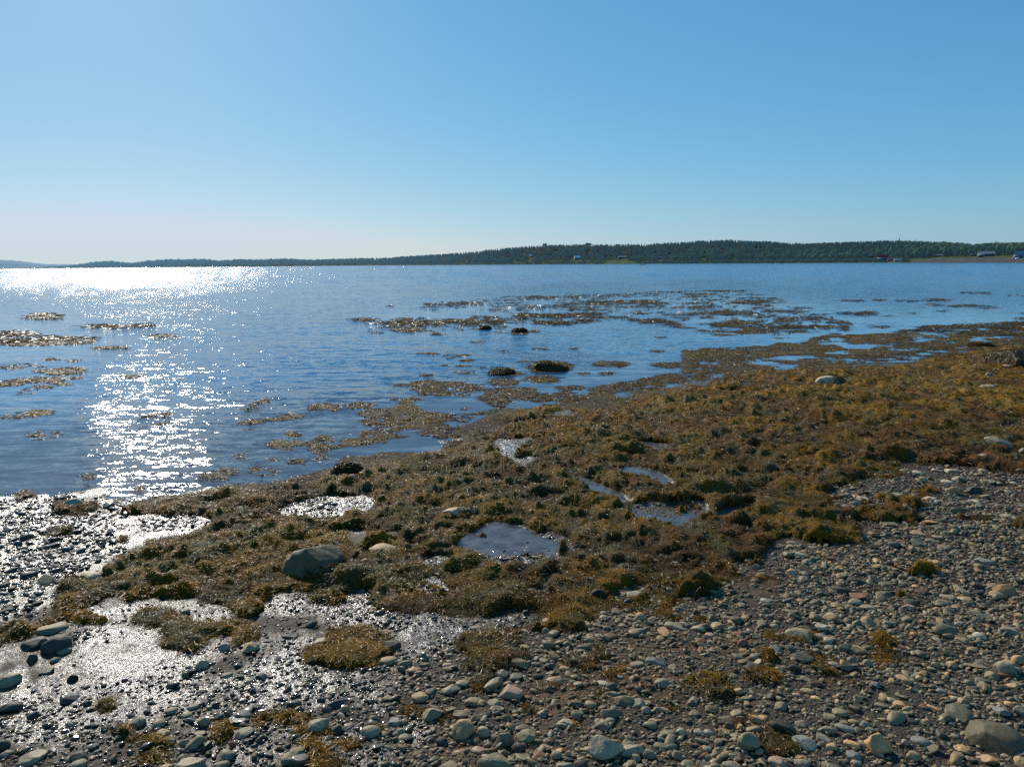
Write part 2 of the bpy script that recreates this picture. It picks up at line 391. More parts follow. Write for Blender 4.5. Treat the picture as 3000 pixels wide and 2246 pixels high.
def ground_height(x, y, fine=True):
    b = base_height(x, y)
    d = np.hypot(x, y)
    amp = np.where(b > -0.05, 1.0, 0.3) * sstep(60, 25, d)
    h = b + amp * ((fbm(x * 0.9, y * 0.9, 5, 3) - 0.5) * 0.07 + (fbm(x * 4, y * 4, 8, 3) - 0.5) * 0.035)
    if fine:
        h = h + amp * (fbm(x * 17, y * 17, 9, 3) - 0.5) * 0.014
    px, py, w = project(x, y, h)
    po = np.where(w > 0, look(PO, px, py), 0)
    if np.any(po > 0.01):
        lev = np.zeros(x.shape)
        ws = np.zeros(x.shape)
        for (z0, cx, cy) in POOL_Z:
            q = 1.0 / (0.05 + (x - cx) ** 2 + (y - cy) ** 2) ** 3
            lev += q * z0
            ws += q
        lev = lev / ws
        k = sstep(0.25, 0.75, po + (fbm(x * 3.5, y * 3.5, 141, 4, .6) - .5) * 1.1 * sstep(0, .3, po))
        h = h * (1 - k) + (lev - 0.018 + (h - b) * 0.45) * k
    return h


def px_ground(px, py):
    px = np.asarray(px, float)
    py = np.asarray(py, float)
    dx, dy, dz = rays(px, py)
    z = np.full(px.shape, 0.15)
    for _ in range(14):
        t = (z - CAMZ) / dz
        zn = np.maximum(ground_height(dx * t, dy * t, False), 0)
        z = z * 0.4 + zn * 0.6
    t = (z - CAMZ) / dz
    return dx * t, dy * t, z


# ------------------------------------------------------------------ mesh helpers
def mesh_np(name, V, faces, mat, parent=None, smooth=True, cols=None, attrs=None, fcols=None):
    """faces: (n,k) int array with k = 3 or 4"""
    me = bpy.data.meshes.new(name)
    V = np.ascontiguousarray(V, dtype=np.float32)
    faces = np.ascontiguousarray(faces, dtype=np.int32)
    n, k = faces.shape
    me.vertices.add(len(V))
    me.vertices.foreach_set('co', V.ravel())
    me.loops.add(n * k)
    me.loops.foreach_set('vertex_index', faces.ravel())
    me.polygons.add(n)
    me.polygons.foreach_set('loop_start', np.arange(0, n * k, k, dtype=np.int32))
    if smooth:
        me.polygons.foreach_set('use_smooth', np.ones(n, bool))
    me.update(calc_edges=True)
    if cols is not None:
        a = me.color_attributes.new('Col', 'FLOAT_COLOR', 'POINT')
        c = np.ones((len(V), 4), np.float32)
        c[:, :3] = cols
        a.data.foreach_set('color', c.ravel())
    for kk, vv in (attrs or {}).items():
        a = me.attributes.new(kk, 'FLOAT', 'POINT')
        a.data.foreach_set('value', np.ascontiguousarray(vv, dtype=np.float32))
    if mat:
        me.materials.append(mat)
    o = bpy.data.objects.new(name, me)
    col.objects.link(o)
    if parent is not None:
        o.parent = parent
    return o


def tag(o, label=None, cat=None, group=None, kind=None):
    if label:
        o['label'] = label
    if cat:
        o['category'] = cat
    if group:
        o['group'] = group
    if kind:
        o['kind'] = kind
    return o


def polar(angs, dists):
    A, D = np.meshgrid(angs, dists)
    return np.sin(A) * D, np.cos(A) * D


def grid_faces(nr, nc):
    i = np.arange(nr - 1)[:, None] * nc + np.arange(nc - 1)[None, :]
    i = i.ravel()
    return np.stack([i, i + 1, i + nc + 1, i + nc], 1)


# ------------------------------------------------------------------ materials
class NT:
    def __init__(self, name):
        self.m = bpy.data.materials.new(name)
        self.m.use_nodes = True
        self.t = self.m.node_tree
        self.t.nodes.clear()
        self.out = self.t.nodes.new('ShaderNodeOutputMaterial')
        self.b = self.n('ShaderNodeBsdfPrincipled')
        self.l(self.b.outputs[0], self.out.inputs[0])

    def n(self, typ, **kw):
        x = self.t.nodes.new(typ)
        for k, v in kw.items():
            setattr(x, k, v)
        return x

    def l(self, a, b):
        self.t.links.new(a, b)

    def noise(self, vec, scale, detail=3, rough=0.55, dim='3D', dist=0.0):
        x = self.n('ShaderNodeTexNoise', noise_dimensions=dim)
        x.inputs['Scale'].default_value = scale
        x.inputs['Detail'].default_value = detail
        x.inputs['Roughness'].default_value = rough
        x.inputs['Distortion'].default_value = dist
        self.l(vec, x.inputs['Vector'])
        return x.outputs['Fac']

    def math(self, op, a, b=None, c=None):
        x = self.n('ShaderNodeMath', operation=op)
        for i, v in enumerate((a, b, c)):
            if v is None:
                continue
            if isinstance(v, (int, float)):
                x.inputs[i].default_value = v
            else:
                self.l(v, x.inputs[i])
        return x.outputs[0]

    def attr(self, name):
        x = self.n('ShaderNodeAttribute', attribute_name=name)
        return x

    def mix(self, fac, a, b, mode='MIX'):
        x = self.n('ShaderNodeMix', data_type='RGBA', blend_type=mode)
        for i, v in ((0, fac), (6, a), (7, b)):
            if isinstance(v, (int, float)):
                x.inputs[i].default_value = v
            elif isinstance(v, tuple):
                x.inputs[i].default_value = (*v, 1)
            else:
                self.l(v, x.inputs[i])
        return x.outputs[2]

    def ramp(self, fac, stops):
        x = self.n('ShaderNodeValToRGB')
        e = x.color_ramp.elements
        while len(e) < len(stops):
            e.new(0.5)
        for i, (p, c) in enumerate(stops):
            e[i].position = p
            e[i].color = (*c, 1) if isinstance(c, tuple) else (c, c, c, 1)
        self.l(fac, x.inputs[0])
        return x.outputs[0]

    def bump(self, h, strength=1.0, dist=0.01, normal=None):
        x = self.n('ShaderNodeBump')
        if isinstance(strength, (int, float)):
            x.inputs['Strength'].default_value = strength
        else:
            self.l(strength, x.inputs['Strength'])
        x.inputs['Distance'].default_value = dist
        self.l(h, x.inputs['Height'])
        if normal is not None:
            self.l(normal, x.inputs['Normal'])
        return x.outputs[0]

    def coords(self, scale=(1, 1, 1), rot=(0, 0, 0)):
        g = self.n('ShaderNodeTexCoord')
        mp = self.n('ShaderNodeMapping')
        mp.inputs['Scale'].default_value = scale
        mp.inputs['Rotation'].default_value = rot
        self.l(g.outputs['Object'], mp.inputs['Vector'])
        return mp.outputs[0]

    def s(self, **kw):
        for k, v in kw.items():
            k = k.replace('_', ' ')
            if isinstance(v, tuple):
                self.b.inputs[k].default_value = (*v, 1)
            elif isinstance(v, (int, float)):
                self.b.inputs[k].default_value = v
            else:
                self.l(v, self.b.inputs[k])


# ground: mud, gravel sand, algal stain, with a wet film
t = NT('wet_shore_mud')
c = t.coords()
n1 = t.noise(c, 9, 5, .6)
n2 = t.noise(c, 60, 4, .65)
n3 = t.noise(c, 260, 2, .6)
vo = t.n('ShaderNodeTexVoronoi')
vo.inputs['Scale'].default_value = 75
t.l(c, vo.inputs['Vector'])
vo2 = t.n('ShaderNodeTexVoronoi')
vo2.inputs['Scale'].default_value = 170
t.l(c, vo2.inputs['Vector'])
mud = t.mix(t.ramp(n1, [(.35, (.055, .042, .038)), (.65, (.105, .08, .07))]), (.055, .042, .038), (.11, .082, .072))
mudc = t.ramp(n1, [(.3, (.021, .014, .006)), (.7, (.058, .040, .018))])
stain = t.ramp(n2, [(.3, (.05, .024, .008)), (.6, (.14, .066, .018)), (.8, (.2, .11, .04))])
grav = t.mix(0.55, t.ramp(n3, [(.3, (.022, .018, .011)), (.7, (.13, .10, .06))]), vo2.outputs['Color'], 'MULTIPLY')
grav2 = t.mix(0.35, grav, t.ramp(n2, [(.3, (.022, .017, .009)), (.7, (.066, .050, .030))]))
st = t.attr('stain').outputs['Fac']
gr = t.attr('gravel').outputs['Fac']
stm = t.math('MULTIPLY', st, t.ramp(n1, [(.35, 0.15), (.6, 1.0)]))
cc = t.mix(gr, mudc, grav2)
cc = t.mix(stm, cc, stain)
sea = t.attr('sea').outputs['Fac']
cc = t.mix(sea, cc, (.03, .03, .025))
wet = t.attr('wet').outputs['Fac']
ro = t.math('MULTIPLY_ADD', wet, -.3, .7)
ro = t.math('ADD', ro, t.math('MULTIPLY', t.math('SUBTRACT', n2, .5), .25))
h = t.math('ADD', t.math('MULTIPLY', n2, 1.0), t.math('MULTIPLY', n3, .25))
h = t.math('ADD', h, t.math('MULTIPLY', t.math('SUBTRACT', 1, vo.outputs['Distance']), t.math('MULTIPLY_ADD', gr, .5, .25)))
h = t.math('ADD', h, t.math('MULTIPLY', t.noise(c, 22, 2, .5), 1.6))
t.s(Base_Color=cc, Roughness=ro, Normal=t.bump(h, 0.75, 0.016))
t.b.inputs['Specular IOR Level'].default_value = 0.25
t.b.inputs['Coat Weight'].default_value = 0.0
t.l(t.math('MULTIPLY', wet, 1.0), t.b.inputs['Coat Weight'])
t.b.inputs['Coat Roughness'].default_value = 0.25
t.b.inputs['Coat IOR'].default_value = 1.45
hc = t.math('ADD', t.math('MULTIPLY', t.noise(c, 9, 3, .6), 2.2), t.math('MULTIPLY', t.noise(t.coords((1, 1.7, 1), (0, 0, .35)), 30, 3, .6), .8))
t.l(t.bump(hc, 0.75, 0.020), t.b.inputs['Coat Normal'])
M_GROUND = t.m

# sea water
t = NT('sea_water')
ru = t.attr('ruffle').outputs['Fac']
c1 = t.coords((0.55, 1.35, 1), (0, 0, math.radians(-7)))
c2 = t.coords((0.22, 1.0, 1), (0, 0, math.radians(-9)))
c3 = t.coords((1, 1.5, 1), (0, 0, math.radians(12)))
def ncol(vec, scale, detail, rough):
    x = t.n('ShaderNodeTexNoise')
    x.inputs['Scale'].default_value = scale
    x.inputs['Detail'].default_value = detail
    x.inputs['Roughness'].default_value = rough
    t.l(vec, x.inputs['Vector'])
    v = t.n('ShaderNodeVectorMath', operation='SUBTRACT')
    t.l(x.outputs['Color'], v.inputs[0])
    v.inputs[1].default_value = (.5, .5, .5)
    return v.outputs[0]


def vsc(v, k):
    x = t.n('ShaderNodeVectorMath', operation='SCALE')
    t.l(v, x.inputs[0])
    if isinstance(k, (int, float)):
        x.inputs['Scale'].default_value = k
    else:
        t.l(k, x.inputs['Scale'])
    return x.outputs[0]


def vadd(a_, b_):
    x = t.n('ShaderNodeVectorMath', operation='ADD')
    t.l(a_, x.inputs[0])
    t.l(b_, x.inputs[1])
    return x.outputs[0]


w1 = vsc(ncol(c1, 5.0, 3, .6), 1.5)
w2 = vsc(ncol(c3, 19.0, 2, .6), .95)
w3 = vsc(ncol(c1, .6, 2, .5), .35)
ws = vsc(vadd(vadd(w1, w2), w3), t.math('MULTIPLY', ru, .62))
mk = t.n('ShaderNodeVectorMath', operation='MULTIPLY')
t.l(ws, mk.inputs[0])
mk.inputs[1].default_value = (.9, 1.0, 0)
a3 = t.noise(c2, 1.9, 2, .45)          # long low ripples
bpn = t.bump(t.math('MULTIPLY', a3, t.math('MULTIPLY_ADD', ru, .35, .10)), 1.0, .13)
nn_ = t.n('ShaderNodeVectorMath', operation='NORMALIZE')
t.l(vadd(bpn, mk.outputs[0]), nn_.inputs[0])
shal = t.attr('shallow').outputs['Fac']
bc = t.mix(shal, (.004, .115, .26), (.05, .045, .055))
t.s(Base_Color=bc, Roughness=t.math('MULTIPLY_ADD', t.math('MAXIMUM', t.math('SUBTRACT', ru, 1.1), 0), .10, .09), Normal=nn_.outputs[0])
t.b.inputs['Specular Tint'].default_value = (.50, .78, .97, 1)
t.b.inputs['IOR'].default_value = 1.33
M_WATER = t.m

# still water of the tide pools
t = NT('pool_water')
c = t.coords()
t.s(Base_Color=t.ramp(t.noise(c, 7, 4, .6), [(.35, (.05, .052, .055)), (.65, (.125, .125, .125))]), Roughness=.07, Normal=t.bump(t.noise(c, 16, 3, .6), .6, .008))
t.b.inputs['IOR'].default_value = 1.33
M_POOL = t.m

# seaweed carpet
t = NT('seaweed_mat')
c = t.coords()
cl = t.attr('Col').outputs['Color']
n1 = t.noise(c, 35, 5, .7)
n2 = t.noise(c, 130, 3, .65, dist=1.5)
cc = t.mix(1.0, cl, t.ramp(n1, [(.3, .45), (.5, 1.0), (.75, 1.55)]), 'MULTIPLY')
h = t.math('ADD', n1, t.math('MULTIPLY', n2, .45))
t.s(Base_Color=cc, Roughness=t.ramp(n2, [(.35, .35), (.65, .7)]), Normal=t.bump(h, .9, .03))
t.b.inputs['Specular IOR Level'].default_value = .06
M_WEED = t.m

# fronds
t = NT('seaweed_frond')
cl = t.attr('Col').outputs['Color']
t.s(Base_Color=cl, Roughness=.4)
t.b.inputs['Specular IOR Level'].default_value = .22
tl = t.n('ShaderNodeBsdfTranslucent')
t.l(cl, tl.inputs['Color'])
mx_ = t.n('ShaderNodeMixShader')
mx_.inputs[0].default_value = .38
t.l(t.b.outputs[0], mx_.inputs[1])
t.l(tl.outputs[0], mx_.inputs[2])
t.l(mx_.outputs[0], t.out.inputs[0])
M_FROND = t.m

# stone
t = NT('stone')
c = t.coords()
cl = t.attr('Col').outputs['Color']
n1 = t.noise(c, 14, 5, .65)
n2 = t.noise(c, 120, 4, .7)
cc = t.mix(1.0, cl, t.ramp(n1, [(.3, .7), (.5, 1.0), (.72, 1.2)]), 'MULTIPLY')
cc = t.mix(1.0, cc, t.ramp(n2, [(.3, .7), (.5, 1.0), (.7, 1.25)]), 'MULTIPLY')
h = t.math('ADD', n1, t.math('MULTIPLY', n2, .35))
t.s(Base_Color=cc, Roughness=.62, Normal=t.bump(h, .55, .008))
t.b.inputs['Specular IOR Level'].default_value = 0.22
M_STONE = t.m
t = NT('pebble_stone')
cl = t.attr('Col').outputs['Color']
c = t.coords()
cc = t.mix(1.0, cl, t.ramp(t.noise(c, 90, 3, .7), [(.3, .72), (.7, 1.25)]), 'MULTIPLY')
pw = t.attr('wet').outputs['Fac']
t.s(Base_Color=t.mix(t.math('MULTIPLY', pw, .55), cc, (0, 0, 0)), Roughness=.55)
t.l(t.math('MULTIPLY', pw, .8), t.b.inputs['Coat Weight'])
t.b.inputs['Coat Roughness'].default_value = .12
t.b.inputs['Specular IOR Level'].default_value = 0.22
M_PEB = t.m


def plain(name, colr, rough=.7, nscale=8.0, amt=.25):
    t = NT(name)
    c = t.coords()
    n = t.noise(c, nscale, 3, .6)
    t.s(Base_Color=t.mix(1.0, colr, t.ramp(n, [(.3, 1 - amt), (.7, 1 + amt)]), 'MULTIPLY'), Roughness=rough)
    return t.m


t = NT('far_land')
cl = t.attr('Col').outputs['Color']
c = t.coords()
t.s(Base_Color=t.mix(1.0, cl, t.ramp(t.noise(c, .12, 4, .7), [(.3, .6), (.7, 1.4)]), 'MULTIPLY'), Roughness=.95)
t.b.inputs['Specular IOR Level'].default_value = 0.05
M_LAND = t.m
t = NT('far_foliage')
cl = t.attr('Col').outputs['Color']
t.s(Base_Color=cl, Roughness=1.0)
t.b.inputs['Specular IOR Level'].default_value = 0.0
tl = t.n('ShaderNodeBsdfTranslucent')
t.l(cl, tl.inputs['Color'])
mx_ = t.n('ShaderNodeMixShader')
mx_.inputs[0].default_value = .4
t.l(t.b.outputs[0], mx_.inputs[1])
t.l(tl.outputs[0], mx_.inputs[2])
hz_ = t.attr('haze').outputs['Fac']        # distance haze painted on as a faint glow of the foliage
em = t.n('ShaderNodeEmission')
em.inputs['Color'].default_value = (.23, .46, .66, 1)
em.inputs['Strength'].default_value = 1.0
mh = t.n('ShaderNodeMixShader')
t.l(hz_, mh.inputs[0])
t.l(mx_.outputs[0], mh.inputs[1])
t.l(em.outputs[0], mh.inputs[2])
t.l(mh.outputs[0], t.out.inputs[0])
M_TREE = t.m

# ------------------------------------------------------------------ ground sheet
ANG = np.radians(np.arange(-66, 66.01, 0.11))


def rows(off0, off1, step):
    """distances whose sight lines are evenly stepped"""
    o = np.arange(off0, off1, -step)
    th = np.arctan(o / F)
    return CAMZ / np.tan(th)


dn = np.concatenate([[1.4, 1.7, 2.0, 2.3, 2.55], rows(1950, 30, 4.2)])
dn = np.concatenate([dn, np.geomspace(dn[-1] * 1.05, 6000, 40)])
x, y = polar(ANG, dn)
z = ground_height(x, y)
px, py, w = project(x, y, z)
sd = shore_dist(x, y)
stain_v = look(ST, px, py)
grav_v = look(GR, px, py)
wet_v = look(WE, px, py)
wet_v = np.maximum(wet_v, .8 * sstep(.2, .8, look(PO, px, py)))
wet_v = np.maximum(wet_v, .5 * sstep(.9, .1, sd))
br = fbm(x * 2.6, y * 2.6, 44, 5, .68)
wet_v = np.clip(wet_v * sstep(.3, .62, br + .16 * sstep(.7, .95, wet_v)) * 1.05, 0, 1)
g = mesh_np('ground', np.stack([x.ravel(), y.ravel(), z.ravel()], 1), grid_faces(len(dn), len(ANG)), M_GROUND,
            attrs={'stain': stain_v.ravel(), 'gravel': grav_v.ravel(), 'wet': wet_v.ravel(), 'sea': (sd < -.6).ravel() * 1.0})
tag(g, kind='structure')

# ------------------------------------------------------------------ sea
aw = np.radians(np.arange(-66, 66.01, 0.3))
dw = np.concatenate([[3.0, 3.6, 4.2], rows(1300, 6, 8), ])
dw = np.concatenate([dw, [1000, 1400, 2000, 3000, 5000, 9000, 20000]])
dw = np.unique(np.sort(dw))
x, y = polar(aw, dw)
z = np.zeros(x.shape)
px, py, w = project(x, y, z)
ruf = look(RU, px, py)
sd = shore_dist(x, y)
ruf = ruf + (np.maximum(ruf, .85) - ruf) * sstep(870, 835, py)
ruf = ruf * (.55 + .9 * fbm(x * .55, y * 1.1, 62, 4, .6))
dd = np.hypot(x, y)
ruf = ruf * (0.7 + 0.6 * fbm(x * .12, y * .25, 61, 3)) 
ruf = ruf * (1 + (.7 + .45 * sstep(1000, 250, px)) * sstep(30, 160, dd)) * (1 + .5 * np.exp(-((px - 380) / 300) ** 2) * sstep(1000, 1150, py))
shal = sstep(-9, -1.0, sd) * .85 * sstep(30, 12, dd)
o = mesh_np('sea_water', np.stack([x.ravel(), y.ravel(), z.ravel()], 1), grid_faces(len(dw), len(aw)), M_WATER,
            attrs={'ruffle': ruf.ravel(), 'shallow': shal.ravel()})
tag(o, kind='structure')

# tide pools
for p, (z0, cx, cy) in zip(PH, POOL_Z):
    a = np.array(p)
    c_ = a.mean(0)
    a = c_ + (a - c_) * 1.12
    zz = z0 - 0.008
    x, y = px_plane(a[:, 0], a[:, 1], zz)
    # one smooth outline
    n = len(x)
    xs = []
    ys = []
    for i in range(n):
        for k in range(4):
            u = k / 4
            i0, i1, i2, i3 = (i - 1) % n, i, (i + 1) % n, (i + 2) % n
            f_ = lambda q: 0.5 * ((2 * q[i1]) + (-q[i0] + q[i2]) * u + (2 * q[i0] - 5 * q[i1] + 4 * q[i2] - q[i3]) * u * u + (-q[i0] + 3 * q[i1] - 3 * q[i2] + q[i3]) * u ** 3)
            xs.append(f_(x))
            ys.append(f_(y))
    V = [(a_, b_, zz) for a_, b_ in zip(xs, ys)] + [(float(np.mean(xs)), float(np.mean(ys)), zz)]
    N = len(xs)
    o = mesh_np('tide_pool_water', np.array(V), np.array([(i, (i + 1) % N, N) for i in range(N)]), M_POOL)
    tag(o, kind='structure')

# ------------------------------------------------------------------ seaweed carpet
WC = {'gold': (.31, .158, .010), 'olive': (.175, .12, .016), 'brown': (.175, .084, .018), 'grey': (.14, .125, .065), 'dark': (.045, .032, .014), 'red': (.20, .10, .04)}


def weed_colour(x, y, n, jitter=None):
    a = fbm(x * 1.1, y * 1.1, 71, 4, .6)
    b = fbm(x * 3.3, y * 3.3, 72, 4, .6)
    c_ = fbm(x * 6, y * 6, 73, 3, .6)
    G, O, B, R, K = (np.array(WC[k]) for k in ('gold', 'olive', 'brown', 'grey', 'dark'))
    t1 = sstep(.40, .62, a)[:, None]
    t2 = sstep(.45, .65, b)[:, None]
    t3 = sstep(.58, .72, c_)[:, None]
    t4 = sstep(.36, .22, b)[:, None]
    v = B * (1 - t1) + G * t1
    v = v * (1 - t2 * .7) + O * t2 * .7
    v = v * (1 - t3 * .7) + R * t3 * .7
    v = v * (1 - t4 * .6) + K * t4 * .6
    return v


def weed_relief(x, y):
    a = fbm(x * 1.9, y * 1.9, 81, 4, .55)
    b = fbm(x * 6.5, y * 6.5, 82, 3, .6)
    c_ = fbm(x * 22, y * 22, 83, 3, .6)
    return 0.20 * np.maximum(a - .40, 0) ** 1.1 + 0.15 * np.maximum(b - .42, 0) * 1.5 + 0.03 * c_


# mounds of weed over hidden stones: (px, py, radius px, height m)
MOUND = [(1750, 1285, 40, .10), (1000, 1376, 60, .12), (1836, 1321, 45, .09), (2105, 1400, 45, .10), (2105, 1440, 55, .10), (1516, 1228, 40, .08), (1196, 1235, 45, .08), (1270, 1240, 45, .08), (1560, 1205, 40, .06),
         (1240, 1420, 40, .06), (1110, 1590, 30, .08), (1030, 1700, 60, .12), (1090, 1730, 60, .10), (2040, 1730, 60, .12), (2425, 1190, 50, .09), (2540, 1170, 60, .08), (2320, 1160, 50, .08), (2750, 1190, 50, .06),
         (1850, 1240, 30, .06), (1980, 1180, 50, .07), (660, 1500, 30, .06), (490, 1700, 60, .06), (1420, 1500, 40, .08), (1340, 1660, 60, .08), (1650, 1660, 80, .06), (1440, 1760, 90, .07), (1250, 1340, 50, .06),
         (2600, 1340, 40, .09), (2560, 1345, 30, .08), (2480, 1400, 40, .08), (2545, 1440, 45, .08), (2380, 1100, 40, .08), (2560, 1080, 60, .08), (2870, 1015, 50, .13), (2700, 1060, 60, .08), (2440, 1230, 50, .06), (2150, 1260, 40, .05),
         (2830, 1130, 40, .06), (2930, 1180, 40, .05), (2280, 1330, 50, .05), (2200, 1200, 60, .05), (2420, 1105, 45, .07), (2620, 1120, 60, .06), (2500, 1260, 60, .05), (2700, 1290, 60, .05), (2330, 1420, 60, .05), (2200, 1500, 80, .05),
         (1600, 1400, 60, .05), (1450, 1330, 50, .05), (1320, 1420, 50, .05), (1700, 1480, 60, .05), (1850, 1560, 60, .05), (800, 1560, 50, .05), (600, 1620, 60, .05), (1080, 1480, 40, .05), (2100, 1180, 40, .05), (1200, 1520, 60, .05)]
MD = []
_r = random.Random(5)
for k in range(260):
    MOUND.append((_r.uniform(600, 3200), _r.uniform(1080, 1780), _r.uniform(12, 34), _r.uniform(.02, .05)))
ma = np.array(MOUND)
mx, my, mz = px_ground(ma[:, 0], ma[:, 1])
mr = ma[:, 2] * np.hypot(mx, my) / F * 1.05


def mound_h(x, y):
    h = np.zeros(x.shape)
    for i in range(len(ma)):
        dx = x - mx[i]
        dy = y - my[i]
        k = (np.abs(dx) < mr[i] * 2.2) & (np.abs(dy) < mr[i] * 2.2)
        if not k.any():
            continue
        wob = 1 + 1.3 * (vnoise(x[k] * 5, y[k] * 5, 19) - .5)
        q = ((dx[k] / mr[i]) ** 2 + (dy[k] / mr[i] / .8) ** 2) * wob
        h[k] = np.maximum(h[k], .85 * ma[i, 3] * np.exp(-q * q * .7))
    return h


AW = np.radians(np.arange(-60, 60.01, 0.095))
dn2 = rows(1950, 70, 3.0)
x, y = polar(AW, dn2)
zb = ground_height(x, y, False)
px, py, w = project(x, y, np.maximum(zb, 0))
dist = np.hypot(x, y)
cov = weed_cover(x, y, px, py, dist)
edge = sstep(0.0, 0.45, cov)
onland = sstep(-.01, .05, zb)
rel = (.85 - .48 * sstep(6.4, 4.4, np.hypot(x, y))) * weed_relief(x, y) * (.16 + .84 * onland) + mound_h(x, y) * (onland * .9 + .1)
fl = np.maximum(zb, 0.003)
z = fl + rel * edge + 0.004 - 0.012 * (1 - edge)
cell = (cov > 0.0)
fcs = grid_faces(len(dn2), len(AW))
keep = cell.ravel()[fcs].sum(1) >= 3
fcs = fcs[keep]
used = np.unique(fcs)
remap = np.full(x.size, -1)
remap[used] = np.arange(len(used))
V = np.stack([x.ravel(), y.ravel(), z.ravel()], 1)[used]
cc = weed_colour(V[:, 0], V[:, 1], len(V))
cc = cc * (0.35 + 0.85 * sstep(0.0, .08, rel.ravel()[used]))[:, None]  # hollows darkened: shade between the mounds painted into the weed colour
farw = sstep(9, 16, dist.ravel()[used])[:, None]
flo = (onland.ravel()[used] < .5)[:, None] * sstep(12, 22, dist.ravel()[used])[:, None]
cc = cc * (1 - .25 * flo) + np.array((.13, .112, .075)) * .25 * flo
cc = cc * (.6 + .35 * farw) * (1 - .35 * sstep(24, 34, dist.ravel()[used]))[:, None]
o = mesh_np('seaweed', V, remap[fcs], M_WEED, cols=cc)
tag(o, 'golden brown seaweed carpet lying over the shore and floating in the shallows', 'seaweed', kind='stuff')


def weed_top(x, y):
    zb = ground_height(x, y, False)
    px, py, w = project(x, y, np.maximum(zb, 0))
    d = np.hypot(x, y)
    cov = weed_cover(x, y, px, py, d)
    edge = sstep(0.0, .45, cov)
    onl = sstep(-.01, .05, zb)
    rel = (.85 - .48 * sstep(6.4, 4.4, d)) * weed_relief(x, y) * (.16 + .84 * onl) + mound_h(x, y) * (onl * .9 + .1)
    return np.maximum(zb, .003) + rel * edge + .004, cov, onl


def ribbons(P0, N0, T0, L, Wd, arch, curl, seg=4, twist=.6, r=rng):
    """bent strap-like fronds: one strip of quads each"""
    n = len(P0)
    B0 = np.cross(N0, T0)
    V = np.zeros((n, seg + 1, 2, 3))
    pos = P0.copy()
    ang = np.zeros(n)
    tw = r.normal(0, twist, n)
    for s_ in range(seg + 1):
        u = s_ / seg
        Td = T0 * np.cos(ang)[:, None] + B0 * np.sin(ang)[:, None]
        Bd = -T0 * np.sin(ang)[:, None] + B0 * np.cos(ang)[:, None]
        lift = arch * math.sin(PI * min(u * 1.05, 1)) 
        c_ = pos + N0 * lift[:, None]
        wv = Bd * np.cos(tw)[:, None] + N0 * np.sin(tw)[:, None]
        wd = Wd * (0.55 + .45 * math.sin(PI * min(u + .25, 1))) * (1 - .55 * u)
        V[:, s_, 0] = c_ - wv * (wd * .5)[:, None]
        V[:, s_, 1] = c_ + wv * (wd * .5)[:, None]
        pos = pos + Td * (L / seg)[:, None]
        ang = ang + curl
        tw = tw + r.normal(0, .35, n)
    b = np.arange(n)[:, None] * (2 * (seg + 1)) + np.arange(seg)[None, :] * 2
    b = b.ravel()
    fc = np.stack([b, b + 1, b + 3, b + 2], 1)
    return V.reshape(-1, 3), fc


def scatter(N, dmin, dmax, power=1.3, amax=44):
    u = rng.random(N)
    # density per area ~ d^-power  -> pdf of d ~ d^(1-power)
    e = 2 - power
    d = (dmin ** e + u * (dmax ** e - dmin ** e)) ** (1 / e)
    a = np.radians(rng.uniform(-amax, amax, N))
    return np.sin(a) * d, np.cos(a) * d, d


FV, FF, FC = [], [], []
off = 0
x, y, d = scatter(1800000, 2.5, 34, 1.75)
zt, cov, onl = weed_top(x, y)
k = (cov > .0) & (rng.random(len(x)) < (.35 + .65 * sstep(0, .2, cov)))
x, y, d, zt, cov, onl = (q[k] for q in (x, y, d, zt, cov, onl))
n = len(x)
print('fronds', n)
hd = fbm(x * 1.7, y * 1.7, 91, 2) * 14 + rng.normal(0, .85, n)
T0 = np.stack([np.cos(hd), np.sin(hd), rng.normal(0, .12, n) * (.15 + .85 * onl)], 1)
T0 /= np.linalg.norm(T0, axis=1)[:, None]
N0 = np.stack([rng.normal(0, .2, n), rng.normal(0, .2, n), np.ones(n)], 1)
N0 /= np.linalg.norm(N0, axis=1)[:, None]
scl = np.maximum(1, d / 7.0)
L = rng.uniform(.022, .065, n) * scl ** .8
Wd = rng.uniform(.003, .0065, n) * scl
long_ = rng.random(n) < .07
L[long_] *= 1.9
arch = rng.uniform(.0, .008, n) * (.15 + .85 * onl) * scl ** .5
Vr, Fr = ribbons(np.stack([x, y, zt - .004], 1), N0, T0, L, Wd, arch, rng.normal(0, .6, n), 3, twist=.5)
cc = weed_colour(x, y, n)
relf = weed_relief(x, y)
cc = cc * rng.uniform(.5, 1.5, n)[:, None] * (.45 + .75 * sstep(.0, .075, relf))[:, None]  # fronds in low spots carry the same painted shade
flo = ((onl < .5) * .35 * sstep(10, 20, d))[:, None]
cc = cc * (1 - flo) + np.array((.16, .135, .085)) * flo * rng.uniform(.5, 1.4, n)[:, None]
kk = rng.random(n) < .06
cc[kk] = np.array((.14, .13, .09)) * rng.uniform(.7, 1.3, kk.sum())[:, None]
cc = np.repeat(cc, 8, axis=0)
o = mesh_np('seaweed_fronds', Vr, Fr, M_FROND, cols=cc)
tag(o, 'loose golden and olive fronds tangled over the seaweed carpet', 'seaweed', kind='stuff')

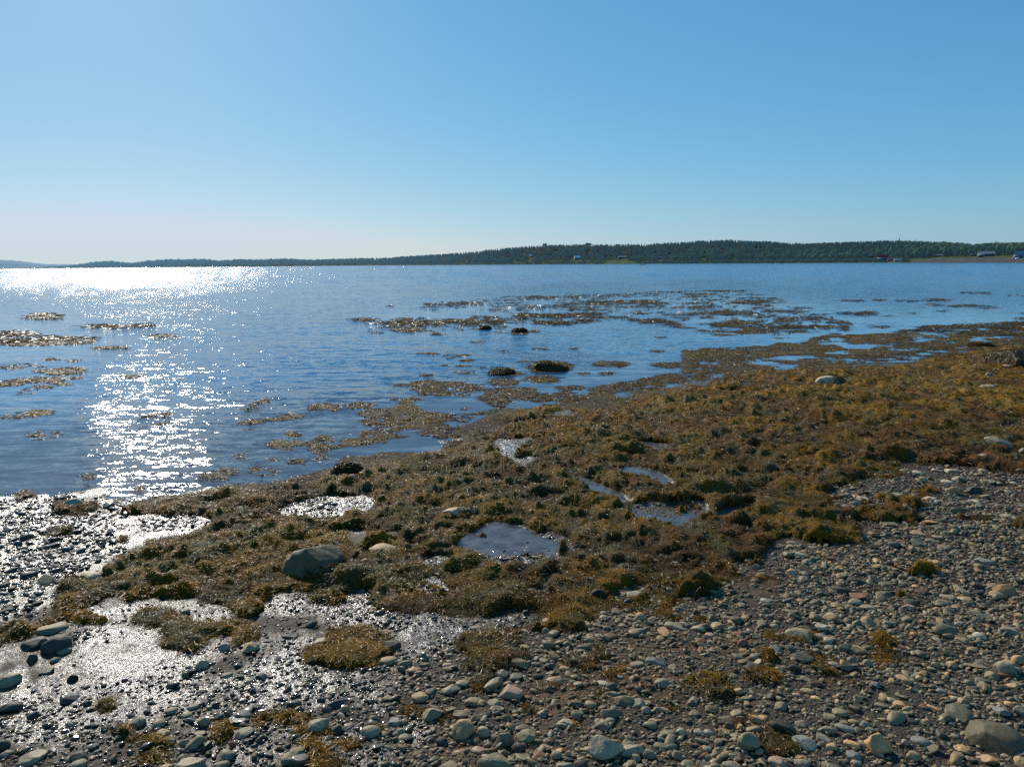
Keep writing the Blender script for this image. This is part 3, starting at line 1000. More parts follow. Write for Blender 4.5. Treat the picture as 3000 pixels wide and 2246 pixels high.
# coarser fronds of the far floating weed
x, y, d = scatter(160000, 30, 75, 1.4, 42)
zt, cov, onl = weed_top(x, y)
k = cov > .0
x, y, d, zt, onl = (q[k] for q in (x, y, d, zt, onl))
n = len(x)
hd = rng.uniform(0, 6.28, n)
T0 = np.stack([np.cos(hd), np.sin(hd), np.zeros(n)], 1)
N0 = np.stack([rng.normal(0, .25, n), rng.normal(0, .25, n), np.ones(n)], 1)
N0 /= np.linalg.norm(N0, axis=1)[:, None]
Vr, Fr = ribbons(np.stack([x, y, zt + .004], 1), N0, T0, rng.uniform(.2, .5, n), rng.uniform(.03, .07, n), rng.uniform(.0, .05, n), rng.normal(0, .6, n), 2, twist=.5)
cc = weed_colour(x, y, n) * rng.uniform(.5, 1.3, n)[:, None] 
cc = cc * .35 + np.array((.13, .108, .072)) * .65 * rng.uniform(.5, 1.4, n)[:, None]
o = mesh_np('floating_seaweed_fronds', Vr, Fr, M_FROND, cols=np.repeat(cc, 6, axis=0))
tag(o, 'coarse reddish brown fronds floating in streaks far out on the bay', 'seaweed', kind='stuff')

# ------------------------------------------------------------------ stones
def ico(sub):
    import bmesh
    bm = bmesh.new()
    bmesh.ops.create_icosphere(bm, subdivisions=sub, radius=1.0)
    V = np.array([v.co[:] for v in bm.verts])
    Fc = np.array([[v.index for v in f.verts] for f in bm.faces])
    bm.free()
    return V, Fc


ICO = {k: ico(k) for k in (1, 2, 3, 4, 5)}


def n3(V, s, seed):
    return fbm(V[:, 0] * s + V[:, 2] * s * .7 + seed * 3.1, V[:, 1] * s - V[:, 2] * s * .6 + seed * 1.7, seed % 50, 4, .55) - .5


def stone_shape(sub, seed, facets=7, rough=.12, sq=2.3, fmin=.68, fmax=.95):
    r = np.random.default_rng(seed)
    V, Fc = ICO[sub]
    V = V.copy()
    p = np.abs(V) ** sq
    V = V / (p.sum(1) ** (1 / sq))[:, None]
    for _ in range(facets):
        nn = r.normal(size=3)
        nn /= np.linalg.norm(nn)
        dd_ = r.uniform(fmin, fmax)
        q = np.maximum(0, V @ nn - dd_)
        V = V - nn[None, :] * (q * .92)[:, None]
    rad = 1 + rough * 2 * n3(V, 1.3, seed) + rough * .6 * n3(V, 4.5, seed + 5) + (rough * .35 * n3(V, 12, seed + 7) if sub > 3 else 0)
    return V * rad[:, None], Fc


SC = {'g': (.25, .245, .21), 'o': (.22, .21, .16), 't': (.36, .29, .20), 'd': (.085, .085, .085), 'r': (.25, .14, .10), 'b': (.19, .22, .23),
      'w': (.42, .41, .37), 'n': (.50, .35, .21), 'p': (.36, .28, .25), 'k': (.04, .036, .03), 'm': (.12, .108, .082)}
SC = {k: (v[0] * 1.14, v[1] * .94, v[2] * .66) if k not in 'dkm' else (v[0] * .9, v[1] * .8, v[2] * .55) for k, v in SC.items()}
CN = {'g': 'grey', 'o': 'olive grey', 't': 'tan', 'd': 'dark grey', 'r': 'reddish brown', 'b': 'blue grey', 'w': 'pale grey', 'n': 'orange tan', 'p': 'pinkish', 'k': 'black', 'm': 'dark grey'}

# zoom region, then  x y w h colour[shape]   shape: f flat, a angular, r rounded
STONES = """
D 300 855 160 60 of;330 940 160 100 dr;195 940 140 60 df;375 980 85 40 or;185 1025 60 50 dr;320 1035 60 28 gf;480 565 160 48 wf;350 590 60 25 df;840 420 80 50 dr;1490 280 130 38 wf;60 1150 120 75 gr;1435 965 100 66 ta;1160 1065 80 58 tr;50 1310 150 46 df;20 1520 70 80 dr;190 1590 150 80 gr;455 1585 110 60 dr;440 1632 110 56 gf;1080 1630 190 90 gr;950 1652 80 36 tr;1295 1580 110 68 gr;1260 1642 100 38 gf;790 1395 100 70 ga;905 1405 90 54 gr;1170 1390 70 60 ga;1400 1450 110 58 gr;1120 1510 110 80 oa;1060 1510 60 48 gr;1690 1580 150 80 oa;1832 1412 120 78 ga;1930 1430 60 58 dr;985 1325 70 34 of;1110 1305 70 28 gf;1066 1350 70 34 gf;1300 1125 70 28 gf;1285 965 70 48 pr;1670 900 100 40 da;1780 830 72 50 da;1860 925 120 46 wf;270 1100 80 34 gf;410 1140 60 58 ka;40 755 90 24 df;60 530 80 20 df;200 525 80 20 df;215 712 60 26 kr;30 610 60 30 df;960 1500 90 38 gf;935 1450 80 44 tr;40 1567 80 36 gf;1480 745 50 30 dr;500 1285 50 34 dr;230 595 40 18 gf;1060 760 60 20 gf;800 800 1 1 g;230 660 60 16 df
E 1590 140 90 28 gf;1690 125 72 26 wa;1920 35 72 28 wa;1795 336 90 44 tr;1890 455 52 28 wr;1810 476 70 18 wf;1920 486 70 20 gf;1680 658 110 44 wf;1605 560 70 24 gf;1565 580 50 18 wf;140 470 80 40 gf;770 855 74 30 pr;1000 845 50 20 pf;1200 815 100 38 tf;1170 868 42 52 br;1395 832 80 50 tf;105 840 72 26 tr;285 962 130 76 da;95 1035 50 28 gr;270 1040 110 46 tf;1910 845 110 34 gf;1880 887 60 24 tr;1915 780 60 34 gr;1500 795 52 28 tr;1715 790 70 48 tr;1420 912 70 28 tr;1200 935 42 28 tr;1255 935 42 26 tr;1295 945 60 40 or;1055 965 60 28 tr;920 1112 90 46 gr;920 1080 80 36 da;420 1095 90 38 tr;370 1060 92 28 of;710 1040 52 34 or;630 1195 120 62 ga;1230 1145 90 46 tr;1810 1045 120 52 ba;1700 1060 80 34 gf;1840 1165 90 48 gr;1500 1175 90 38 wf;1550 1190 62 50 dr;975 1210 140 86 pa;455 1240 110 58 tr;760 1275 110 52 of;880 1280 82 44 gr;690 1340 110 56 oa;520 1335 132 82 oa;1700 1280 90 52 gr;1430 1290 70 44 tr;1840 1320 100 34 ta;1745 1320 62 40 gr;1565 1320 52 46 gr;700 1425 140 150 tr;815 1450 80 68 gr;165 1440 112 68 gr;925 1490 100 84 oa;1065 1470 122 78 or;1280 1400 112 58 wa;885 1598 200 108 oa;1520 1530 210 145 wa;1650 1545 160 88 ga;1155 1355 46 38 gr;785 1550 80 38 pr;1015 1540 80 58 dr;1230 1580 72 48 gr;1415 1550 52 34 wr;1690 1600 60 48 gr;1760 1575 80 60 or;1835 1532 92 42 of;1915 1580 62 58 oa;1280 1640 100 38 gf;1370 1630 82 50 dr;1650 1642 72 38 pr;20 1320 52 46 tr;310 1390 82 50 br;340 1450 62 46 gr;575 1500 70 48 dr;1165 1532 60 30 tr;1945 1450 52 50 wr;1300 1572 42 30 nr;1540 1380 60 42 gf;1790 1385 60 26 tr;1245 660 46 22 gf;985 660 40 20 wr;1305 668 60 18 nf;1610 840 46 24 tr;490 1015 60 30 pr;585 993 60 18 tf;610 1065 62 26 pf;1280 1090 62 44 tr;1160 1040 60 30 or;1045 870 40 18 wf;1170 962 62 20 gf;1395 1020 60 34 gr;1640 1090 62 24 wf;1600 1135 40 24 wr;1480 1080 34 44 dr;1550 1230 70 24 gf
G 260 300 100 58 wa;65 320 60 38 wr;100 355 62 26 nr;560 290 100 46 da;85 446 140 58 ga;590 175 52 30 dr;1540 62 72 80 ta;1665 62 92 58 da;1235 97 82 50 wa;1420 117 72 28 wf;1275 170 62 38 wr;1240 215 82 28 gf;1670 135 82 25 wf;1350 312 82 34 tr;1460 335 72 24 tf;1455 480 92 44 ta;1735 470 122 50 ba;1500 395 72 30 or;620 536 72 40 ta;660 440 92 20 wf;630 370 72 24 gf;715 475 62 30 gr;380 470 52 25 tf;620 390 62 20 tr;985 578 102 38 df;910 635 92 30 df;1000 665 104 50 ra;910 682 52 30 rr;985 705 82 40 gr;475 695 62 28 wr;820 740 52 26 tr;845 792 92 60 ta;1060 815 102 66 ta;790 845 92 60 wa;680 885 172 68 or;1170 830 52 40 gr;790 902 72 34 gf;1520 675 92 40 gr;1495 710 82 40 or;1620 690 82 40 tr;1800 665 84 46 tr;1335 618 42 22 nr;1065 740 92 34 gf;1700 900 72 44 wr;1605 925 82 28 tr;1655 865 42 26 nr;1935 790 60 40 nr;1880 872 120 40 gr;90 855 82 40 gr;340 938 62 58 rr;320 890 62 36 rr;160 895 62 30 pr;540 975 82 42 ba;680 1010 142 60 da;865 1060 64 28 pf;1010 975 92 54 ta;1250 965 62 30 rr;840 970 60 38 gr;970 1040 52 38 gr;1060 1060 62 46 ga;430 1120 102 50 ta;415 1020 62 38 gr;410 1080 112 50 df;550 1092 62 38 wa;1265 1142 92 40 tf;1840 1085 122 90 gr;1930 1040 84 58 tr;1770 1125 72 48 or;1890 1182 62 32 nr;1735 1190 82 48 or;1545 1065 62 42 tr;700 1145 64 26 gf;1105 1178 54 40 br;320 1215 52 42 tr;715 1215 82 32 tr;655 1237 56 24 pr;765 1257 64 24 nf;1240 1290 84 44 nr;1140 1300 72 26 of;1195 1335 62 44 oa;900 1335 94 40 or;850 1365 92 34 or;1000 1260 54 50 ta;565 1300 72 48 gr;460 1365 54 26 nr;1480 1215 62 32 br;1820 1330 92 50 ba;1930 1330 72 58 ga;575 1412 142 108 da;370 1500 132 112 or;695 1502 142 78 br;810 1485 82 62 ga;855 1535 62 48 tr;930 1427 112 42 bf;830 1440 112 28 gf;970 1520 92 32 nf;1110 1500 162 128 na;1365 1497 112 50 br;1600 1542 92 42 nr;1580 1580 72 30 or;1320 1585 72 50 ta;980 1580 82 48 br;550 1617 112 62 pr;690 1622 102 56 gr;280 1642 112 44 gr;850 1642 92 38 ga;1780 1465 310 178 mr;1945 1615 90 88 ta;1395 1390 40 30 nr;1045 1402 62 42 ba;1135 1580 42 30 pr;1275 1510 42 34 pr;330 1425 52 42 na;270 1415 62 48 da;680 1400 72 38 gr;140 1545 52 34 gr;990 1625 62 30 gf;90 1450 62 30 gr;150 1450 62 36 gr;1490 1380 44 34 wr;1310 1385 72 30 dr;530 840 60 28 gr;1660 975 60 28 tr;1690 775 90 22 gf;1300 740 90 20 pf;1570 628 70 22 tf;1860 215 80 30 gf;1560 735 60 24 tr;680 700 50 24 tr;1450 920 50 26 wf;1200 1160 40 34 nr;1350 1140 50 30 nr;1640 1170 60 40 or;1870 1290 50 36 nr;780 640 50 20 gf
C 1980 627 112 40 wr;1910 490 56 34 wr;1982 552 52 42 gr;1525 490 92 42 dr;1645 850 72 32 wa;1740 1165 104 40 wa;1520 1180 84 24 wf;1945 1167 64 28 tr;2130 497 104 40 ta;1985 1070 150 58 ga;2205 1040 60 54 ga;2195 450 60 80 wa;680 1360 60 22 wr;665 1410 60 34 gr;1170 1355 110 30 wa;1560 1218 60 24 wf;1715 1240 80 22 wr;1980 1235 90 22 gf;1800 1215 60 30 gr;2100 1300 70 26 gf;1600 1350 90 26 wf;1440 1400 60 40 wr;2140 1245 50 24 wf;1880 1370 90 30 gf;2080 690 90 18 gf;2060 660 90 14 wf;2190 745 40 14 wf
"""


def add_stone(px, py, wpx, hpx, code, shape, seed, name='stone', sub=3, aspect=None, **kw):
    """a stone seen centred at px,py with that width and height in the photograph"""
    by = py + hpx * .30
    x, y, z = px_ground(np.array([px]), np.array([by]))
    x, y, z = float(x[0]), float(y[0]), float(z[0])
    dist = math.sqrt(x * x + y * y + (CAMZ - z) ** 2)
    axd = (x * fw[0] + y * fw[1] + (z - CAMZ) * fw[2])
    Wm = wpx * axd / F
    Hp = hpx * axd / F
    ph = math.atan2(CAMZ - z, math.hypot(x, y))
    dep = (.8 if shape != 'f' else .75) * Wm
    s_, c_ = math.sin(ph), math.cos(ph)
    dep = min(dep, Hp * .8 / s_)
    Hm = math.sqrt(max(Hp ** 2 - (dep * s_) ** 2, (.28 * Wm) ** 2)) / c_
    Hm = min(Hm, .85 * Wm if shape != 'f' else .4 * Wm)
    if shape == 'f':
        V, Fc = stone_shape(sub, seed, 6, .10, 2.4, .6, .95)
    elif shape == 'a':
        V, Fc = stone_shape(sub, seed, 13, .13, 2.6, .5, .85)
    else:
        V, Fc = stone_shape(sub, seed, 8 if wpx < 120 else 11, .11 if wpx < 120 else .14, 2.1, .64 if wpx < 120 else .78, .99)
    r = random.Random(seed)
    V = V * np.array([Wm * .5, dep * .5, Hm * .62])
    lo, hi = V[:, 0].min(), V[:, 0].max()
    V[:, 0] *= Wm / (hi - lo)
    a = r.uniform(-.35, .35)
    ca, sa = math.cos(a), math.sin(a)
    V = np.stack([V[:, 0] * ca - V[:, 2] * sa * .4, V[:, 1], V[:, 2] + V[:, 0] * sa * .25], 1)
    az = math.atan2(x, y)
    yaw = -az + r.uniform(-.25, .25)
    base = np.array(SC[code]) * r.uniform(.85, 1.15)
    cols = base[None, :] * (1 + .35 * n3(V / Wm, 5, seed + 9))[:, None]
    # shade on the lower sides painted into the stone colour
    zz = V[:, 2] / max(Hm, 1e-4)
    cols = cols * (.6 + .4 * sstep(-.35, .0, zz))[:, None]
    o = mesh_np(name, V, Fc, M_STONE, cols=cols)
    wl = 1
    o.location = (x, y, z + Hm * .12)
    o.rotation_euler = (0, 0, yaw)
    return o, (x, y, z), Wm, Hm, dep


LAND = [  # px, py, phrase, index of the stone it names is left out by distance
    (920, 1635, 'the big grey boulder in the seaweed'), (1130, 1605, 'the tan boulder in the seaweed'), (1777, 2182, 'the white jagged rock'), (1358, 2128, 'the upright tan boulder'),
    (1452, 2216, 'the broad olive slab'), (2910, 2148, 'the huge pitted boulder'), (2567, 2166, 'the pale rugged rock'), (2189, 2166, 'the brown egg shaped stone'), (2294, 2121, 'the tilted dark slab'),
    (2740, 1835, 'the long grey boulder'), (2511, 1740, 'the red rock'), (2347, 1916, 'the layered dark slab'), (552, 2230, 'the grey dome stone'), (168, 1880, 'the dark boulders by the glinting mud'),
    (1500, 1580, 'the glinting blue pool'), (1900, 1500, 'the wide violet pool'), (2930, 1310, 'the split angular rock'), (2440, 1115, 'the pale topped weedy boulder'), (2895, 1133, 'the pale oval stone'),
    (2350, 1852, 'the long olive boulder'), (2540, 1816, 'the squat tan stone'), (2940, 1950, 'the big grey stone at the edge'), (1498, 2018, 'the pinkish pale slab'), (1265, 2082, 'the tan angular block'),
    (733, 1893, 'the brown wedge stone'), (592, 1944, 'the tan stone in the mud'), (30, 1988, 'the grey oval in the bright mud'), (95, 2212, 'the grey stone at the corner'), (1145, 1890, 'the dark leaning slab'), (1925, 1934, 'the green grey slab'),
    (2787, 1432, 'the tan upright stone in the pebbles'), (2130, 1553, 'the white stone beside the weed'), (2220, 1970, 'the tan weedy stone'), (2697, 2165, 'the smooth grey oval'), (225, 1475, 'the pale waterline slab'),
    (820, 1990, 'the weed tuft in the shining mud'), (1640, 1830, 'the weed tuft among pebbles'), (2120, 1870, 'the rusty mud patch'), (2050, 1420, 'the dark weed mound')]
FIX = {}


def fixed(px, py, label, name=None):
    FIX[(round(px), round(py))] = (label, name)


fixed(1000 + 700 / 1.957, 1400 + 1425 / 1.957, 'upright tan boulder with a rounded top standing in brown mud', 'boulder')
fixed(1000 + 1520 / 1.957, 1400 + 1530 / 1.957, 'white jagged rock with a cracked face, brightest rock on the beach', 'boulder')
fixed(1000 + 885 / 1.957, 1400 + 1598 / 1.957, 'broad olive grey slab with flat top at the foot of the beach', 'boulder')
fixed(2000 + 1780 / 1.957, 1400 + 1465 / 1.957, 'huge pitted dark grey boulder at the beach corner, largest of the stones', 'boulder')
fixed(2000 + 1110 / 1.957, 1400 + 1500 / 1.957, 'pale orange rugged rock with a lumpy crumbling face on dark sand', 'boulder')
fixed(2000 + 370 / 1.957, 1400 + 1500 / 1.957, 'brown egg shaped stone standing on end beside the tilted slab')
fixed(2000 + 575 / 1.957, 1400 + 1412 / 1.957, 'dark tilted slab leaning up above the brown egg stone', 'boulder')
fixed(2000 + 1000 / 1.957, 1400 + 665 / 1.957, 'brick red angular rock in the middle of the pebble field')
fixed(2000 + 680 / 1.957, 1400 + 1010 / 1.957, 'dark layered slab with a pinkish top edge among orange weed')
fixed(2000 + 680 / 1.957, 1400 + 885 / 1.957, 'long olive grey boulder with orange weed at its foot', 'boulder')
fixed(1080 / 1.957, 1400 + 1630 / 1.957, 'smooth grey dome shaped stone beside a small tan one', 'boulder')
fixed(330 / 1.957, 1400 + 940 / 1.957, 'largest dark rounded boulder beside the glinting mud', 'boulder')
fixed(300 / 1.957, 1400 + 855 / 1.957, 'flat olive boulder behind the dark rounded one', 'boulder')
fixed(1000 + 1795 / 1.957, 1400 + 336 / 1.957, 'pale tan oval stone lying on weed below the violet pool')
fixed(1435 / 1.957, 1400 + 965 / 1.957, 'brown wedge shaped stone on a weed tuft in shining mud')
fixed(1490 / 1.957, 1400 + 280 / 1.957, 'wet white slab shining on the seaweed behind the big boulder')
fixed(2000 + 1365 / 1.957, 1400 + 1497 / 1.957, 'smooth dark grey oval stone on bare dark sand')
fixed(1000 + 975 / 1.957, 1400 + 1210 / 1.957, 'pinkish pale slab beside reddish algae film')
fixed(2000 + 1060 / 1.957, 1400 + 815 / 1.957, 'squat tan grey block near the red rock')

SIZES = [(26, 'small'), (40, ''), (60, 'medium'), (95, 'large'), (1e9, 'very large')]
used_labels = {}
stones = []
sid = 100
for line in STONES.strip().splitlines():
    z_, rest = line[0], line[2:]
    ox, oy, s_ = ZO[z_]
    for it in rest.split(';'):
        a = it.split()
        X, Y, Wp, Hp = (float(q) for q in a[:4])
        if Wp < 5:
            continue
        code = a[4][0]
        shape = a[4][1] if len(a[4]) > 1 else 'r'
        px, py = ox + X / s_, oy + Y / s_
        wp, hp = Wp / s_, Hp / s_
        sid += 1
        stones.append((px, py, wp, hp, code, shape, sid))
stones.sort(key=lambda q: -q[2] * q[3])


def rel_phrase(px, py, skip=0.0):
    c_ = []
    for (lx, ly, ph) in LAND:
        k = (1200 - 0) / max(ly - 700, 100)
        d_ = math.hypot((px - lx), (py - ly) * 1.9) * k
        if d_ > 30:
            c_.append((d_, lx, ly, ph))
    c_.sort()
    return c_


placed_labels = set()
SH_W = {'f': 'flat', 'a': 'angular', 'r': 'rounded'}
for (px, py, wp, hp, code, shape, sd_) in stones:
    fx = FIX.get((round(px), round(py)))
    nm = 'stone'
    if fx and fx[1]:
        nm = fx[1]
    sub = 5 if wp > 90 else (4 if wp > 40 else 3)
    o, pos, Wm, Hm, dep = add_stone(px, py, wp, hp, code, shape, sd_, nm, sub)
    if fx:
        lab = fx[0]
    else:
        szw = next(w_ for lim, w_ in SIZES if wp < lim)
        cand = rel_phrase(px, py)
        lab = None
        for (d_, lx, ly, ph) in cand[:6]:
            ddx, ddy = px - lx, (py - ly) * 1.6
            if abs(ddy) > abs(ddx) * .7:
                word = 'in front of' if ddy > 0 else 'behind'
            else:
                word = 'beside'
            how = 'just ' if d_ < 130 else ('' if d_ < 260 else 'well ' if word != 'beside' else 'some way along from ')
            if how.startswith('some'):
                word = ''
            L_ = ' '.join(f"{szw} {CN[code]} {SH_W[shape]} stone {how}{word} {ph}".split())
            if L_ not in placed_labels:
                lab = L_
                break
        if lab is None:
            lab = ' '.join(f"{szw} {CN[code]} {SH_W[shape]} stone between {cand[0][3]} and {cand[1][3]}".split())
            lab = ' '.join(lab.split()[:16])
            if lab in placed_labels:
                lab = ' '.join(f"{szw} {CN[code]} {SH_W[shape]} stone between {cand[1][3]} and {cand[2][3]}".split())
    placed_labels.add(lab)
    tag(o, lab, 'stone' if nm == 'stone' else 'boulder', 'stones lying on the shore')
print('stones', len(stones), 'labels', len(placed_labels))


# weed-clad rocks, each a rock with its own cover of seaweed
def rock_weed(root, V, Fc, keepfn, n, L, Wd, seed, dark=1.0, hang=.5):
    r = np.random.default_rng(seed)
    tri = V[Fc]
    a = tri[:, 1] - tri[:, 0]
    b = tri[:, 2] - tri[:, 0]
    nr = np.cross(a, b)
    ar = np.linalg.norm(nr, axis=1)
    pr = ar / ar.sum()
    idx = r.choice(len(Fc), n, p=pr)
    u = r.random(n)
    v = r.random(n)
    k = u + v > 1
    u[k] = 1 - u[k]
    v[k] = 1 - v[k]
    P_ = tri[idx, 0] + a[idx] * u[:, None] + b[idx] * v[:, None]
    N_ = nr[idx] / ar[idx][:, None]
    k = keepfn(P_, N_)
    P_, N_ = P_[k], N_[k]
    n = len(P_)
    down = np.array([0, 0, -1.0])[None, :] + N_ * N_[:, 2:3]
    T_ = down * hang + r.normal(0, .55, (n, 3))
    T_ -= N_ * (T_ * N_).sum(1)[:, None]
    T_ /= np.linalg.norm(T_, axis=1)[:, None] + 1e-6
    Vr, Fr = ribbons(P_ + N_ * .003, N_, T_, r.uniform(.5, 1.2, n) * L, r.uniform(.6, 1.3, n) * Wd, r.uniform(0, .3, n) * L, r.normal(0, .3, n), 3, .6, r)
    pal = np.array([WC['gold'], WC['olive'], WC['brown'], WC['dark'], WC['grey']])
    cc = pal[r.choice(5, n, p=[.28, .22, .22, .2, .08])] * r.uniform(.5, 1.3, n)[:, None] * dark
    o = mesh_np('seaweed_cover', Vr, Fr, M_FROND, parent=root, cols=np.repeat(cc, 8, axis=0))
    return o


BOULD = [  # px, py, w, h, colour, shape, label, keep rule, fronds, darkness
    (922, 1640, 196, 118, 'm', 'r', 'big grey boulder with a sloping back rising from the seaweed beside the tan one', 'front', 2600, 1.0),
    (1130, 1606, 98, 44, 't', 'r', 'low tan boulder with a smooth dry top bedded in seaweed', 'foot', 900, 1.0),
    (1345, 1503, 118, 26, 'w', 'f', 'pale slab with weed piled at one end in mid carpet', 'side', 900, .6),
    (214, 1472, 96, 44, 'w', 'a', 'pale slab at the waterline half buried under a weed mound', 'foot', 1600, .9),
    (2432, 1117, 86, 40, 'w', 'r', 'weedy boulder with a bare pale top on the far carpet', 'side', 1300, .6),
    (1468, 1089, 78, 19, 'k', 'r', 'small dark weed covered rock standing alone in the water', 'all', 1500, .6),
    (1612, 1075, 112, 22, 'k', 'r', 'low wide weed covered rock in the water behind the dark one', 'all', 1700, .95),
    (1420, 960, 34, 12, 'k', 'r', 'smaller of two distant weed humps amid floating weed', 'all', 500, .6),
    (1520, 968, 46, 16, 'k', 'r', 'larger of two distant weed humps amid floating weed', 'all', 700, .6),
    (1018, 1378, 88, 52, 'k', 'r', 'black weed draped boulder at the water edge', 'all', 2600, .45),
    (1752, 1738, 46, 34, 'k', 'r', 'black weed topped rock where weed meets the pebbles', 'foot', 500, .7),
    (2038, 1730, 66, 36, 'k', 'r', 'dark hollow sided rock hung with grey green weed', 'side', 900, .8),
    (2930, 1296, 92, 48, 'g', 'a', 'split angular rock with steep faces on the weed bank', 'foot', 500, .9),
    (2872, 1013, 66, 14, 'k', 'f', 'black flat weedy rock by the channel near the outcrop', 'all', 900, .5),
    (3020, 1046, 270, 92, 'k', 'a', 'rocky outcrop hung with dark weed at the far beach edge', 'all', 3000, .6),
    (2150, 1415, 68, 34, 'k', 'r', 'dark weed mound with a pale stone showing beside the pool', 'all', 1300, .6),
    (1838, 1322, 60, 26, 'k', 'r', 'round black weed lump in the middle carpet', 'all', 1000, .45),
    (1520, 1230, 34, 18, 'k', 'r', 'small black weed lump near the floating fringe', 'all', 500, .5),
]
for i, (px, py, wp, hp, code, shape, lab, rule, nf, dk) in enumerate(BOULD):
    o, pos, Wm, Hm, dep = add_stone(px, py, wp, hp, code, shape, 900 + i, 'boulder', 5 if wp > 80 else 4)
    tag(o, lab, 'boulder', 'stones lying on the shore')
    me = o.data
    V = np.zeros(len(me.vertices) * 3)
    me.vertices.foreach_get('co', V)
    V = V.reshape(-1, 3)
    Fc = np.array([p.vertices[:] for p in me.polygons])
    hi = V[:, 2].max()
    lo = -Hm * .16
    if rule == 'all':
        fn = lambda P_, N_: (P_[:, 2] > lo)
    elif rule == 'front':
        fn = lambda P_, N_: (P_[:, 2] > lo) & (P_[:, 2] < lo + (hi - lo) * .55) & (N_[:, 1] < .2) & (P_[:, 0] > -.1 * Wm)
    elif rule == 'side':
        fn = lambda P_, N_: (P_[:, 2] > lo) & ((P_[:, 0] > 0.05 * Wm) | (P_[:, 2] < lo + (hi - lo) * .4))
    else:
        fn = lambda P_, N_: (P_[:, 2] > lo) & (P_[:, 2] < lo + (hi - lo) * .45)
    sc_ = max(1, math.hypot(pos[0], pos[1]) / 9)
    rock_weed(o, V, Fc, fn, int(nf * 1.5), .048 * sc_ ** .8, .008 * sc_, 50 + i, dk)

# driftwood stick on the weed
x, y, z = px_ground(np.array([2440., 2475, 2492, 2500]), np.array([1350., 1345, 1338, 1331]))
me = []
import bmesh
bm = bmesh.new()
prev = None
for i in range(4):
    ring = []
    for k in range(6):
        a = k * PI / 3
        r_ = .010 * (1 - .15 * i)
        ring.append(bm.verts.new((x[i] - x[0], y[i] - y[0] + r_ * math.cos(a),   .03 + .02 * i + r_ * math.sin(a))))
    if prev:
        for k in range(6):
            bm.faces.new((prev[k], prev[(k + 1) % 6], ring[(k + 1) % 6], ring[k]))
    else:
        bm.faces.new(ring[::-1])
    prev = ring
bm.faces.new(prev)
me = bpy.data.meshes.new('driftwood_stick')
bm.to_mesh(me)
bm.free()
me.materials.append(plain('driftwood', (.13, .12, .09)))
o = bpy.data.objects.new('driftwood_stick', me)
o.location = (x[0], y[0], z[0])
col.objects.link(o)
tag(o, 'thin curved grey stick lying on the weed bank', 'driftwood')

